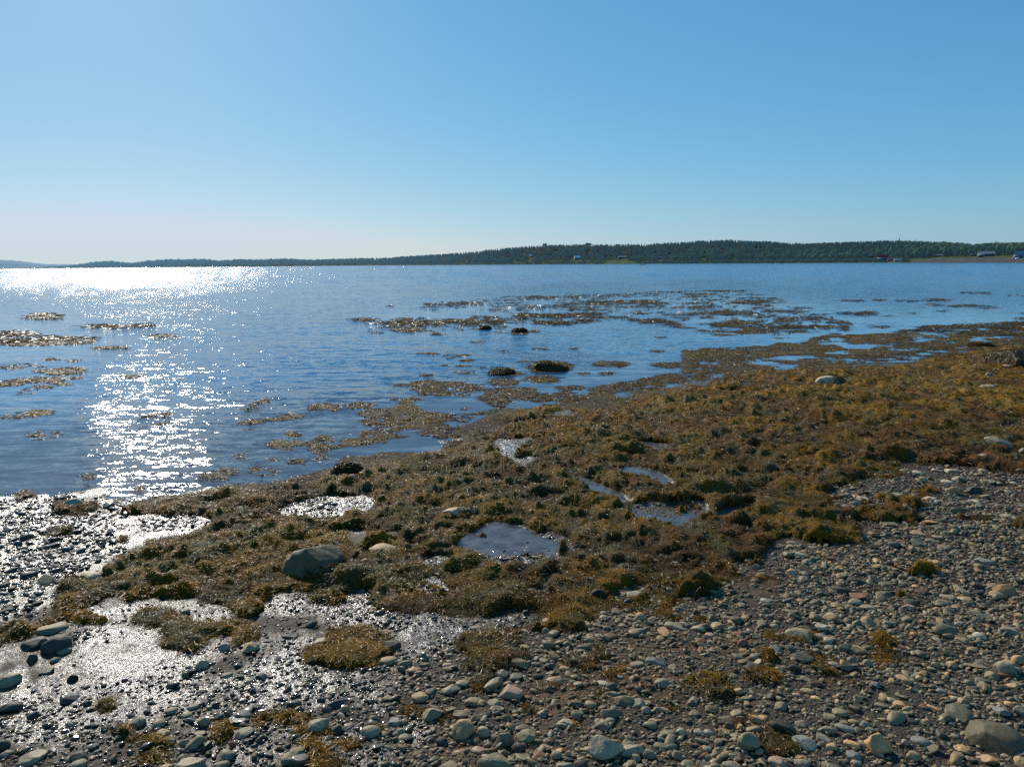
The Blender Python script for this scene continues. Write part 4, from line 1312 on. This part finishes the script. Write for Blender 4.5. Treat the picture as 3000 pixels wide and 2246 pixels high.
# ------------------------------------------------------------------ pebbles (beyond the largest, which stand above as stones)
PAL = .80 * np.array((1.17, .93, .60))[None] * np.array([(.23, .225, .19), (.20, .20, .165), (.17, .19, .175), (.30, .25, .175), (.085, .085, .08), (.22, .135, .10), (.36, .35, .31), (.42, .30, .19), (.15, .14, .125), (.27, .26, .22)])
PPR = np.array([.2, .16, .12, .12, .10, .04, .07, .03, .10, .06])
VV, FFc, CC, PW, SM = [], [], [], [], []
off = 0
LIB = {2: [stone_shape(2, 300 + k, 6 + k % 7, .16, 2.5, .5, .9) for k in range(20)], 1: [stone_shape(1, 400 + k, 2, .15, 2.1, .8, .98) for k in range(8)],
       3: [stone_shape(3, 500 + k, 7 + k % 6, .15, 2.4, .5, .92) for k in range(14)]}
tot = 0
sx_ = np.array([(s[0], s[1], s[2]) for s in stones])
for (size, per, dmax, sub) in ((.105, 5, 26, 3), (.075, 24, 22, 3), (.052, 110, 17, 2), (.036, 430, 13, 2), (.024, 1050, 10.0, 2), (.015, 1300, 6.8, 1)):
    amax = math.radians(42)
    dmin = 2.45
    area = amax * (dmax ** 2 - dmin ** 2)
    n = int(area * per)
    dd = np.sqrt(rng.uniform(dmin ** 2, dmax ** 2, n))
    aa = rng.uniform(-amax, amax, n)
    x, y = np.sin(aa) * dd, np.cos(aa) * dd
    zb = ground_height(x, y)
    px, py, w = project(x, y, zb)
    pd = look(P, px, py)
    if size < .03:
        pd = np.maximum(pd, .55 * look(WE, px, py) * sstep(.35, .6, fbm(x * 2.0, y * 2.0, 125, 4, .6)))
    pd = pd * (.45 + 1.1 * fbm(x * 1.5, y * 1.5, 120, 3))
    cov = weed_cover(x, y, px, py, dd)
    pd = pd * (1 - .9 * sstep(-.05, .2, cov))
    pd = pd * (zb > -.02) * sstep(dmax, dmax * .8, dd)
    k = rng.random(n) < pd
    x, y, zb, dd, px, py = x[k], y[k], zb[k], dd[k], px[k], py[k]
    n = len(x)
    tot += n
    lib = LIB[sub]
    which = rng.integers(0, len(lib), n)
    s_ = size * np.exp(rng.normal(0, .22, n))
    ax = np.stack([s_ * .5 * rng.uniform(.9, 1.35, n), s_ * .5 * rng.uniform(.55, 1.0, n), s_ * .5 * rng.uniform(.22, .6, n)], 1)
    yaw = rng.normal(.25, .7, n)
    tilt = rng.normal(0, .22, n)
    tilt2 = rng.normal(0, .22, n)
    colr = PAL[rng.choice(len(PAL), n, p=PPR / PPR.sum())] * rng.uniform(.75, 1.25, n)[:, None]
    wetp = np.clip(look(WE, px, py) * 1.3, 0, 1) * (rng.random(n) < .8)
    sti = (.6 * look(ST, px, py) * (rng.random(n) < .7))[:, None]
    colr = colr * (1 - sti) + np.array((.15, .085, .035)) * sti
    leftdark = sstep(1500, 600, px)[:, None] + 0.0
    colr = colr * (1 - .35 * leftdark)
    for li, (bv, bf) in enumerate(lib):
        q = np.where(which == li)[0]
        if len(q) == 0:
            continue
        v = bv[None] * ax[q][:, None, :]
        ct, st_ = np.cos(tilt[q])[:, None], np.sin(tilt[q])[:, None]
        v = np.stack([v[..., 0] * ct - v[..., 2] * st_, v[..., 1], v[..., 0] * st_ + v[..., 2] * ct], -1)
        ct, st_ = np.cos(tilt2[q])[:, None], np.sin(tilt2[q])[:, None]
        v = np.stack([v[..., 0], v[..., 1] * ct - v[..., 2] * st_, v[..., 1] * st_ + v[..., 2] * ct], -1)
        ct, st_ = np.cos(yaw[q])[:, None], np.sin(yaw[q])[:, None]
        v = np.stack([v[..., 0] * ct - v[..., 1] * st_, v[..., 0] * st_ + v[..., 1] * ct, v[..., 2]], -1)
        v[..., 0] += x[q][:, None]
        v[..., 1] += y[q][:, None]
        v[..., 2] += (zb[q] + ax[q, 2] * rng.uniform(.1, .7, len(q)))[:, None]
        nv = bv.shape[0]
        f = bf[None] + (off + np.arange(len(q)) * nv)[:, None, None]
        off += nv * len(q)
        VV.append(v.reshape(-1, 3))
        FFc.append(f.reshape(-1, 3))
        SM.append(np.full(len(q) * len(bf), li % 2 == 0))
        CC.append(np.repeat(colr[q], nv, axis=0))
        PW.append(np.repeat(wetp[q], nv))
print('pebbles', tot)
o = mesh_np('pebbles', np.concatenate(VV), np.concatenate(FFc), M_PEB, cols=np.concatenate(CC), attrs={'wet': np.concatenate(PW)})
o.data.polygons.foreach_set('use_smooth', np.concatenate(SM))
tag(o, 'countless small grey, tan and olive pebbles strewn over the muddy shore', 'pebbles', kind='stuff')

# ------------------------------------------------------------------ the far shore
WL = np.array([(-1500, 1500), (0, 1500), (700, 1750), (1000, 2000), (1500, 1700), (2000, 1350), (2500, 1080), (3000, 820), (4500, 600)], float)      # distance of the shoreline
SKY = np.array([(-1500, 784), (-300, 781), (90, 783), (200, 777), (280, 768), (330, 765), (390, 770), (470, 761), (600, 759), (640, 763), (700, 760), (850, 757), (900, 760), (1000, 757), (1140, 754), (1200, 749), (1300, 743), (1400, 735),
                (1480, 726), (1560, 720), (1600, 717), (1700, 716), (1760, 716), (1900, 716), (1990, 711), (2060, 707), (2130, 705), (2200, 709), (2250, 710), (2310, 715), (2380, 716), (2500, 713), (2600, 711), (2700, 714),
                (2800, 718), (2850, 722), (2900, 719), (3000, 719), (3400, 716), (4500, 720)], float)


def horizon_y(px):
    return 772 - (px - 1500) * 0.00733


fa = np.radians(np.arange(-56, 56, .08))
fpx = 1500 + F * np.tan(fa) / math.cos(PITCH) * 1.0
pxp, pyp, _w = project(np.sin(fa) * 1500, np.cos(fa) * 1500, np.full(fa.shape, 2.6))
fpx = pxp
Dsh = np.interp(fpx, WL[:, 0], WL[:, 1]) * (1 + .012 * (fbm(fpx / 90, fpx * 0, 5, 3) - .5))
skyy = np.interp(fpx, SKY[:, 0], SKY[:, 1])
DEP = np.interp(fpx, [0, 900, 1300, 3000], [160, 200, 420, 320])
treeH = np.interp(fpx, [0, 900, 1300, 3000], [9.5, 11, 11, 9])
# ground height at the crest so that trees reach the skyline
crest = CAMZ + (horizon_y(fpx) - skyy) / F * (Dsh + DEP) * 1.04 - treeH * .8
crest = np.maximum(crest, 1.2)
cutr = 0.2 + 0 * fpx
US = np.concatenate([[-.02, 0, .012, .025, .05, .08], np.linspace(.11, 1.0, 22), [1.1, 1.3, 1.8, 3.0]])
bankh = np.interp(fpx, [0, 1200, 2500, 2620, 2850, 3400], [1.0, 2.5, 2.5, 3.0, 6.3, 6.0])


def land_z(i_or_interp, u, crest_, bank_):
    b = bank_ * sstep(.0, .16, u)
    r_ = (crest_ - bank_).clip(0) * sstep(.1, 1.0, u) + 0
    z_ = b + r_ * (u > .1)
    z_ = np.where(u > 1, np.maximum(crest_, bank_) * (1 - .12 * (u - 1)), z_)
    return np.where(u <= 0, -1.0 * (u < 0), z_)


U, A = np.meshgrid(US, fa, indexing='ij')
Dg = Dsh[None] + U * DEP[None]
Zg = land_z(None, U, crest[None].repeat(len(US), 0), bankh[None].repeat(len(US), 0))
X, Y = np.sin(A) * Dg, np.cos(A) * Dg
colg = np.zeros((X.size, 3))
uu = U.ravel()
pf = np.tile(fpx, len(US))
meadow = np.array((.05, .08, .03))
beach = np.array((.13, .13, .12))
forestfloor = np.array((.03, .045, .025))
t_ = sstep(.0, .04, uu)[:, None]
colg = beach * (1 - t_) + meadow * t_
barebank = (sstep(2640, 2720, pf) * (uu < .115))[:, None]
colg = colg * (1 - barebank) + np.array((.075, .072, .066)) * barebank
t_ = sstep(.3, .36, uu)[:, None]
colg = colg * (1 - t_) + forestfloor * t_
o = mesh_np('far_hills', np.stack([X.ravel(), Y.ravel(), Zg.ravel()], 1), grid_faces(len(US), len(fa))[:, ::-1], M_LAND, cols=colg)
tag(o, kind='structure')
# hill at the far end of the bay; its blue is painted haze
hp = np.array([(-900, 14), (-300, 20), (0, 19), (60, 16), (130, 8), (250, 6), (400, 0), (2800, 0)])
ha = np.radians(np.arange(-52, -30, .15))
hpx, _, _ = project(np.sin(ha) * 4000, np.cos(ha) * 4000, np.full(ha.shape, 2.6))
hh_ = np.interp(hpx, hp[:, 0], hp[:, 1]) * 3800 / F
Vh = []
for j, (fr, dd_) in enumerate(((0, 3700), (.55, 3800), (1, 4000), (.9, 4300), (0, 4600))):
    Vh.append(np.stack([np.sin(ha) * dd_, np.cos(ha) * dd_, hh_ * fr + (1.5 if fr else -1) + (fbm(ha * 900, ha * 0 + j, 3, 3) - .5) * 5 * fr * (hh_ > 1)], 1))
o = mesh_np('distant_hill', np.concatenate(Vh), grid_faces(5, len(ha))[:, ::-1], M_LAND, cols=np.tile(np.array((.17, .30, .38)), (5 * len(ha), 1)))
tag(o, kind='structure')


def land_at(px_, u):
    D_ = np.interp(px_, fpx, Dsh) + u * np.interp(px_, fpx, DEP)
    cr = np.interp(px_, fpx, crest)
    bk = np.interp(px_, fpx, bankh)
    a_ = np.interp(px_, fpx, fa)
    z_ = land_z(None, u, cr, bk)
    return np.sin(a_) * D_, np.cos(a_) * D_, z_, D_


# houses: px, base py, width px, height px, wall colour, roof colour, label, roof form
HO = [
    (1555, 752, 9, 6, (.35, .36, .36), (.9, .9, .9), 'small cottage with a glaring white roof, highest on the far hillside', 'house'),
    (1604, 756, 5, 6, (.75, .77, .8), (.3, .3, .32), 'tiny white shed in the trees between two bright roofs', 'shed'),
    (1691, 758, 17, 9, (.4, .3, .25), (.95, .86, .80), 'house with a broad sunlit cream roof on the far hillside', 'house'),
    (1822, 756, 22, 6, (.35, .38, .42), (.42, .45, .50), 'long pale bungalow behind the green meadow', 'house'),
    (1935, 757, 13, 5, (.36, .40, .42), (.36, .40, .44), 'low pale cottage behind the shore hedge', 'house'),
    (2550, 754, 17, 8, (.22, .26, .30), (.26, .30, .34), 'grey blue house set back from the red roofed one', 'house'),
    (2586, 763, 24, 14, (.35, .42, .48), (.5, .05, .06), 'red roofed house at the water edge', 'house'),
    (2611, 764, 17, 6, (.10, .10, .14), (.45, .08, .10), 'low shed with a dull red roof beside the red roofed house', 'shed'),
    (2632, 765, 20, 6, (.30, .40, .52), (.32, .42, .55), 'long blue grey boathouse joined to the red shed', 'boathouse'),
    (2752, 751, 26, 5, (.17, .19, .19), (.25, .26, .26), 'long low grey barn on top of the bare bank', 'barn'),
    (2858, 750, 26, 7, (.07, .08, .12), (.08, .09, .13), 'dark low house beside the pale blue one', 'house'),
    (2887, 751, 33, 12, (.22, .30, .36), (.32, .36, .38), 'pale blue long house with a grey gable above the lawn', 'house'),
    (2982, 757, 18, 17, (.16, .20, .26), (.24, .28, .32), 'tall blue grey house above the white rocks', 'house'),
]
MATC = {}


def hmat(nm, c_):
    k = (nm, c_)
    if k not in MATC:
        MATC[k] = plain(nm, c_, .6, .6, .1)
    return MATC[k]


def box_np(x0, x1, y0, y1, z0, z1):
    V = np.array([(a, b, c_) for a in (x0, x1) for b in (y0, y1) for c_ in (z0, z1)], float)
    Fc = np.array([(0, 1, 3, 2), (4, 6, 7, 5), (0, 4, 5, 1), (2, 3, 7, 6), (0, 2, 6, 4), (1, 5, 7, 3)])
    return V, Fc


HINFO = []
for (px, py, wp, hp_, wc, rc, lab, kind_) in HO:
    us = np.linspace(.05, 1, 400)
    X_, Y_, Z_, D_ = land_at(np.full(400, float(px)), us)
    _, pyy, _ = project(X_, Y_, Z_)
    i = int(np.argmax(pyy < py)) if (pyy < py).any() else 60
    X0, Y0, Z0, D0 = X_[i], Y_[i], Z_[i], D_[i]
    Wm = wp * D0 / F
    Hm = hp_ * D0 / F
    dpt = min(Wm * .6, 9)
    e = bpy.data.objects.new(kind_, None)
    col.objects.link(e)
    e.location = (X0, Y0, Z0 - .5)
    e.rotation_euler = (0, 0, -math.atan2(X0, Y0) + (.25 if 'cream' in lab else .1))
    tag(e, lab, kind_)
    if 'cream' not in lab and 'glaring' not in lab and 'white' not in lab:
        rc = tuple(q * .55 for q in rc)
        wc = tuple(q * .7 for q in wc)
    wallh = Hm * (.5 if 'cream' not in lab and 'glaring' not in lab else .3) + .5
    V, Fc = box_np(-Wm / 2, Wm / 2, -dpt / 2, dpt / 2, 0, wallh)
    # gable ends
    V = np.concatenate([V, [(-Wm / 2, 0, Hm + .4), (Wm / 2, 0, Hm + .4)]])
    mesh_np('wall', V, Fc, hmat('painted_wall', wc), e, smooth=False)
    ov = .35
    R1 = [(-Wm / 2 - ov, -dpt / 2 - ov, wallh - .1), (Wm / 2 + ov, -dpt / 2 - ov, wallh - .1), (Wm / 2 + ov, 0, Hm + .5), (-Wm / 2 - ov, 0, Hm + .5)]
    R2 = [(-Wm / 2 - ov, dpt / 2 + ov, wallh - .1), (Wm / 2 + ov, dpt / 2 + ov, wallh - .1), (Wm / 2 + ov, 0, Hm + .5), (-Wm / 2 - ov, 0, Hm + .5)]
    V = np.array(R1 + R2 + [(-Wm / 2, -dpt / 2, wallh - .05), (-Wm / 2, dpt / 2, wallh - .05), (-Wm / 2, 0, Hm + .4), (Wm / 2, -dpt / 2, wallh - .05), (Wm / 2, dpt / 2, wallh - .05), (Wm / 2, 0, Hm + .4)])
    Q = np.array([(0, 1, 2, 3), (4, 7, 6, 5), (8, 9, 10, 10), (11, 13, 12, 12)])
    rm = bpy.data.meshes.new('roof')
    rm.from_pydata([tuple(v) for v in V], [], [(0, 1, 2, 3), (4, 7, 6, 5), (8, 10, 9), (11, 12, 13)])
    rm.materials.append(hmat('roofing', rc))
    ro_ = bpy.data.objects.new('roof', rm)
    col.objects.link(ro_)
    ro_.parent = e
    if wp > 14:
        nwin = 2 if wp < 22 else 3
        for k in range(nwin):
            cx = -Wm / 2 + Wm * (k + .5) / nwin
            V, Fc = box_np(cx - .6, cx + .6, -dpt / 2 - .05, -dpt / 2 + .02, wallh * .35, wallh * .35 + min(1.2, wallh * .45))
            mesh_np('window', V, Fc, hmat('dark_glass', (.03, .04, .05)), e, smooth=False)
    HINFO.append((px, py, wp, D0, hp_))

# trees
TV, TF, TC, TH = [], [], [], []
toff = 0
con = []
for k in range(5):       # conifers: a trunk-line of ragged whorls
    r = np.random.default_rng(600 + k)
    V = []
    Fc = []
    n = 7
    L_ = 4
    for t2 in range(L_):
        zb_ = .08 + t2 * .21
        zt_ = min(zb_ + .42, 1.0) if t2 < L_ - 1 else 1.0
        rad = (.24, .19, .14, .08)[t2]
        b0 = len(V)
        for q in range(n):
            a = q * 2 * PI / n + r.uniform(-.2, .2)
            rr = rad * r.uniform(.65, 1.25)
            V.append((rr * math.cos(a), rr * math.sin(a), zb_ + r.uniform(-.04, .04)))
        V.append((0, 0, zt_))
        for q in range(n):
            Fc.append((b0 + q, b0 + (q + 1) % n, b0 + n))
    con.append((np.array(V), np.array(Fc)))
dec = []
for k in range(6):
    r = np.random.default_rng(700 + k)
    V, Fc = ICO[2]
    parts = []
    fs = []
    o_ = 0
    for q in range(5):
        c_ = np.array((r.uniform(-.2, .2), r.uniform(-.2, .2), r.uniform(.35, .8)))
        v = V * r.uniform(.14, .27) * (1 + .5 * n3(V, 2.2, 10 + q + k * 7))[:, None] + c_
        parts.append(v)
        fs.append(Fc + o_)
        o_ += len(V)
    dec.append((np.concatenate(parts), np.concatenate(fs)))


def put(lib, x, y, z, h, wd, c_, r, hz=0.0):
    global toff
    v, f = lib[r.integers(0, len(lib))]
    a = r.uniform(0, 6.28)
    ca, sa = math.cos(a), math.sin(a)
    vv = np.stack([(v[:, 0] * ca - v[:, 1] * sa) * wd + x, (v[:, 0] * sa + v[:, 1] * ca) * wd + y, v[:, 2] * h + z], 1)
    TV.append(vv)
    TF.append(f + toff)
    toff += len(v)
    TH.append(np.full(len(v), hz))
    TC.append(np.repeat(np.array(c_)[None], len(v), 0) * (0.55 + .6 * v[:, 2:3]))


NT_ = 9500
tr = np.random.default_rng(77)
tpx = np.concatenate([tr.uniform(-500, 3500, 7000), tr.uniform(1150, 3500, 2500), tr.uniform(90, 1300, 1500), tr.uniform(1150, 3300, 1500)])
tu = np.concatenate([.16 + .88 * tr.random(7000) ** .85, .2 + .85 * tr.random(2500), .05 + .9 * tr.random(1500), tr.uniform(.035, .17, 1500)])
X_, Y_, Z_, D_ = land_at(tpx, tu)
n_t = 0
for i in range(len(tpx)):
    u = tu[i]
    p_ = tpx[i]
    if p_ < 110:
        continue
    shrub = u < .2
    if p_ > 2660 and u < .2:
        continue
    if 1770 < p_ < 1860 and u < .24:
        continue
    if p_ > 2750 and u < .26 and tr.random() < .8:
        continue
    decid = tr.random() < (.45 if u < .5 else .22) + .25 * (fbm(np.array([p_ / 55.]), np.array([u * 4]), 4, 3)[0] - .5) * 4
    H_ = tr.uniform(7, 12.5) if not shrub else tr.uniform(2.2, 5)
    if u > .9:
        H_ = tr.uniform(6.5, 12) 
    if p_ < 1200:
        H_ *= .95
    zmax = CAMZ + (float(horizon_y(p_)) - float(np.interp(p_, SKY[:, 0], SKY[:, 1])) + tr.uniform(-3.0, .4)) / F * D_[i] - Z_[i]
    H_ = max(min(H_, zmax), 1.5)
    px1, pt, _ = project(X_[i], Y_[i], Z_[i] + H_)
    _, pb, _ = project(X_[i], Y_[i], Z_[i])
    bad = False
    for (hx, hy, hw, hD, hh1) in HINFO:
        if abs(px1 - hx) < hw * .5 + 4 and D_[i] < hD + 8 and (pt < hy - hh1 * .15 or abs(D_[i] - hD) < 9):
            bad = True
            break
    if bad:
        continue
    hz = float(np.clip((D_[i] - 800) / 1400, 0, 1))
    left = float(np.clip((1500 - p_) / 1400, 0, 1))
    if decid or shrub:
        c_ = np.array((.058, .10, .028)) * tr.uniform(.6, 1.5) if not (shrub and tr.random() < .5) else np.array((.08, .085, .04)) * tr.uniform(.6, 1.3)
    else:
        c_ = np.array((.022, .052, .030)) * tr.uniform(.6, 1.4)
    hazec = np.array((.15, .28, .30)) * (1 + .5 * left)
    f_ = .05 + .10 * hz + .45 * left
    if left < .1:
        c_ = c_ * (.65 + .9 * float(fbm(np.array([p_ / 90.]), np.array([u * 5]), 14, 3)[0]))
    c_ = c_ * (1 - f_) + hazec * f_  # bluish distance haze painted into the tree colour
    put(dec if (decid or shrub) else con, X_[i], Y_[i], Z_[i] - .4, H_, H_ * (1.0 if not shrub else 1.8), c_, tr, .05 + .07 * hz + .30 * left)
    n_t += 1
print('trees', n_t)
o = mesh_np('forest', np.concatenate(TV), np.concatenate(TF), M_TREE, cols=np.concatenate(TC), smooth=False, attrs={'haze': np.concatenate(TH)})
tag(o, 'dense mixed forest of spruces and leafy trees covering the far shore', 'forest', kind='stuff')

# trees that stand clear of the skyline
for (px, top, wd, lab, kind_) in ((2630, 706, 6, 'tall dark spruce standing clear above the ridge near the red roofed house', 's'), (2912, 714, 5, 'slim spruce tip above the ridge over the pale blue house', 's'),
                                  (1597, 714, 13, 'broad dark crown on the hilltop above the glaring white roof', 'd'), (1722, 713.5, 20, 'wide flat topped tree clump crown above the cream roof', 'd'),
                                  (2679, 709, 4, 'short pointed spruce on the ridge beside the tall one', 's'), (2798, 745, 22, 'dark rounded spruce standing alone on the bank top', 'g')):
    u = .97 if kind_ != 'g' else .2
    X1, Y1, Z1, D1 = (float(q[0]) for q in land_at(np.array([float(px)]), np.array([u])))
    if kind_ == 'g':
        Hn = 9.5
    else:
        Hn = (CAMZ + (float(horizon_y(px)) - top) / F * D1) - Z1
    e = bpy.data.objects.new('spruce_tree' if kind_ != 'd' else 'leafy_tree', None)
    col.objects.link(e)
    e.location = (X1, Y1, Z1)
    tag(e, lab, 'tree')
    V, Fc = ICO[1]
    v = V * np.array((.25, .25, Hn * .3)) + np.array((0, 0, Hn * .25))
    mesh_np('trunk', v, Fc, hmat('bark', (.08, .06, .045)), e)
    src = con if kind_ == 's' else dec
    vs, fs, o_ = [], [], 0
    rr = np.random.default_rng(int(px))
    for q in range(1 if kind_ == 's' else 3):
        bv, bf = src[(q + px) % len(src)]
        sc2 = wd * D1 / F * (2.0 if kind_ == 's' else 1.0)
        vs.append(bv * np.array((sc2, sc2, Hn)) + np.array((rr.uniform(-.3, .3) * sc2 * (kind_ != 's'), 0, 0)))
        fs.append(bf + o_)
        o_ += len(bv)
    v = np.concatenate(vs)
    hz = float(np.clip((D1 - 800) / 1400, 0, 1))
    c_ = np.array((.025, .05, .032)) * (.9 - .4 * hz) + np.array((.075, .15, .21)) * (.1 + .3 * hz)  # crown green with distance haze painted in
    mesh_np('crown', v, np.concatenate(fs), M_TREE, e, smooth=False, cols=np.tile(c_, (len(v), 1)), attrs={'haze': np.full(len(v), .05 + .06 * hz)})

# white rocks below the blue grey house
for i, (px, py) in enumerate(((2975, 755), (2981, 758))):
    us = np.linspace(.0, .3, 300)
    X_, Y_, Z_, D_ = land_at(np.full(300, float(px)), us)
    _, pyy, _ = project(X_, Y_, Z_)
    k = int(np.argmax(pyy < py + 1)) if (pyy < py + 1).any() else 100
    V, Fc = stone_shape(3, 820 + i, 9, .15)
    V = V * np.array((2.2, 1.8, 1.0))
    o = mesh_np('boulder', V, Fc, M_STONE, cols=np.tile(np.array((.7, .7, .72)), (len(V), 1)))
    o.location = (X_[k], Y_[k], Z_[k] + .4)
    tag(o, ('upper' if i == 0 else 'lower') + ' white rock on the far bank below the tall house', 'boulder')

# small dark boat off the far shore
x, y = px_plane(np.array([1883.]), np.array([776.2]))
e = bpy.data.objects.new('rowing_boat', None)
col.objects.link(e)
e.location = (float(x[0]), float(y[0]), 0)
tag(e, 'tiny dark open boat on the water off the far shore', 'boat')
S_ = [(-2.6, .15, .55), (-1.5, .7, .45), (0, .85, .42), (1.6, .6, .5), (2.8, .05, .8)]
V = []
for (bx, hw, hz_) in S_:
    V += [(bx, -hw, hz_), (bx, -hw * .6, -.1), (bx, hw * .6, -.1), (bx, hw, hz_)]
Fc = []
for i in range(4):
    for k in range(3):
        a = i * 4 + k
        Fc.append((a, a + 1, a + 5, a + 4))
mesh_np('hull', np.array(V), np.array(Fc), hmat('dark_paint', (.05, .04, .045)), e)
V, Fc = box_np(-.3, .3, -.35, .35, .2, 1.0)
mesh_np('outboard_motor', V + np.array((-2.5, 0, 0)), Fc, hmat('dark_paint', (.05, .04, .045)), e)
V, Fc = box_np(-.5, -.1, -.78, .78, .3, .38)
mesh_np('bench', V, Fc, hmat('bench_wood', (.2, .12, .08)), e)

# ------------------------------------------------------------------ light
SUN_AZ = math.radians(-29.0)     # from +Y, negative to the west side of the view
SUN_EL = math.radians(31.0)
sd = bpy.data.lights.new('sun', 'SUN')
sd.energy = 5.0
sd.angle = math.radians(.53)
sd.color = (1.0, .93, .82)
so = bpy.data.objects.new('sun', sd)
col.objects.link(so)
dirv = Vector((math.sin(SUN_AZ) * math.cos(SUN_EL), math.cos(SUN_AZ) * math.cos(SUN_EL), math.sin(SUN_EL)))
so.rotation_euler = dirv.to_track_quat('Z', 'Y').to_euler()
so.location = (0, 0, 20)
w = bpy.data.worlds.new('World')
sc.world = w
w.use_nodes = True
nt = w.node_tree
nt.nodes.clear()
ow = nt.nodes.new('ShaderNodeOutputWorld')
bg = nt.nodes.new('ShaderNodeBackground')
sk = nt.nodes.new('ShaderNodeTexSky')
sk.sky_type = 'NISHITA'
sk.sun_disc = False
sk.sun_elevation = SUN_EL
sk.sun_rotation = SUN_AZ
sk.air_density = 1.0
sk.dust_density = .3
sk.ozone_density = 1.0
# the physical sky graded per channel to the deep blue of the photograph
sep = nt.nodes.new('ShaderNodeSeparateColor')
com = nt.nodes.new('ShaderNodeCombineColor')
nt.links.new(sk.outputs[0], sep.inputs[0])
for i, (a_, g_) in enumerate(((1.56, 1.056), (1.325, .627), (1.352, .431))):
    m1 = nt.nodes.new('ShaderNodeMath')
    m1.operation = 'MULTIPLY'
    m1.inputs[1].default_value = .03
    m2 = nt.nodes.new('ShaderNodeMath')
    m2.operation = 'POWER'
    m2.inputs[1].default_value = g_
    m3 = nt.nodes.new('ShaderNodeMath')
    m3.operation = 'MULTIPLY'
    m3.inputs[1].default_value = a_ * 10
    nt.links.new(sep.outputs[i], m1.inputs[0])
    nt.links.new(m1.outputs[0], m2.inputs[0])
    nt.links.new(m2.outputs[0], m3.inputs[0])
    m4 = nt.nodes.new('ShaderNodeMath')
    m4.operation = 'MINIMUM'
    m4.inputs[1].default_value = (6.1, 7.15, 9.0)[i]
    nt.links.new(m3.outputs[0], m4.inputs[0])
    nt.links.new(m4.outputs[0], com.inputs[i])
nt.links.new(com.outputs[0], bg.inputs[0])
bg.inputs[1].default_value = .1
nt.links.new(bg.outputs[0], ow.inputs[0])

sc.view_settings.view_transform = 'Standard'
sc.view_settings.look = 'None'
sc.view_settings.exposure = 0
sc.view_settings.gamma = 1
sc.render.engine = 'CYCLES'
cy = sc.cycles
cy.max_bounces = 4
cy.diffuse_bounces = 2
cy.glossy_bounces = 3
cy.transmission_bounces = 1
cy.caustics_reflective = False
cy.caustics_refractive = False
cy.use_denoising = False
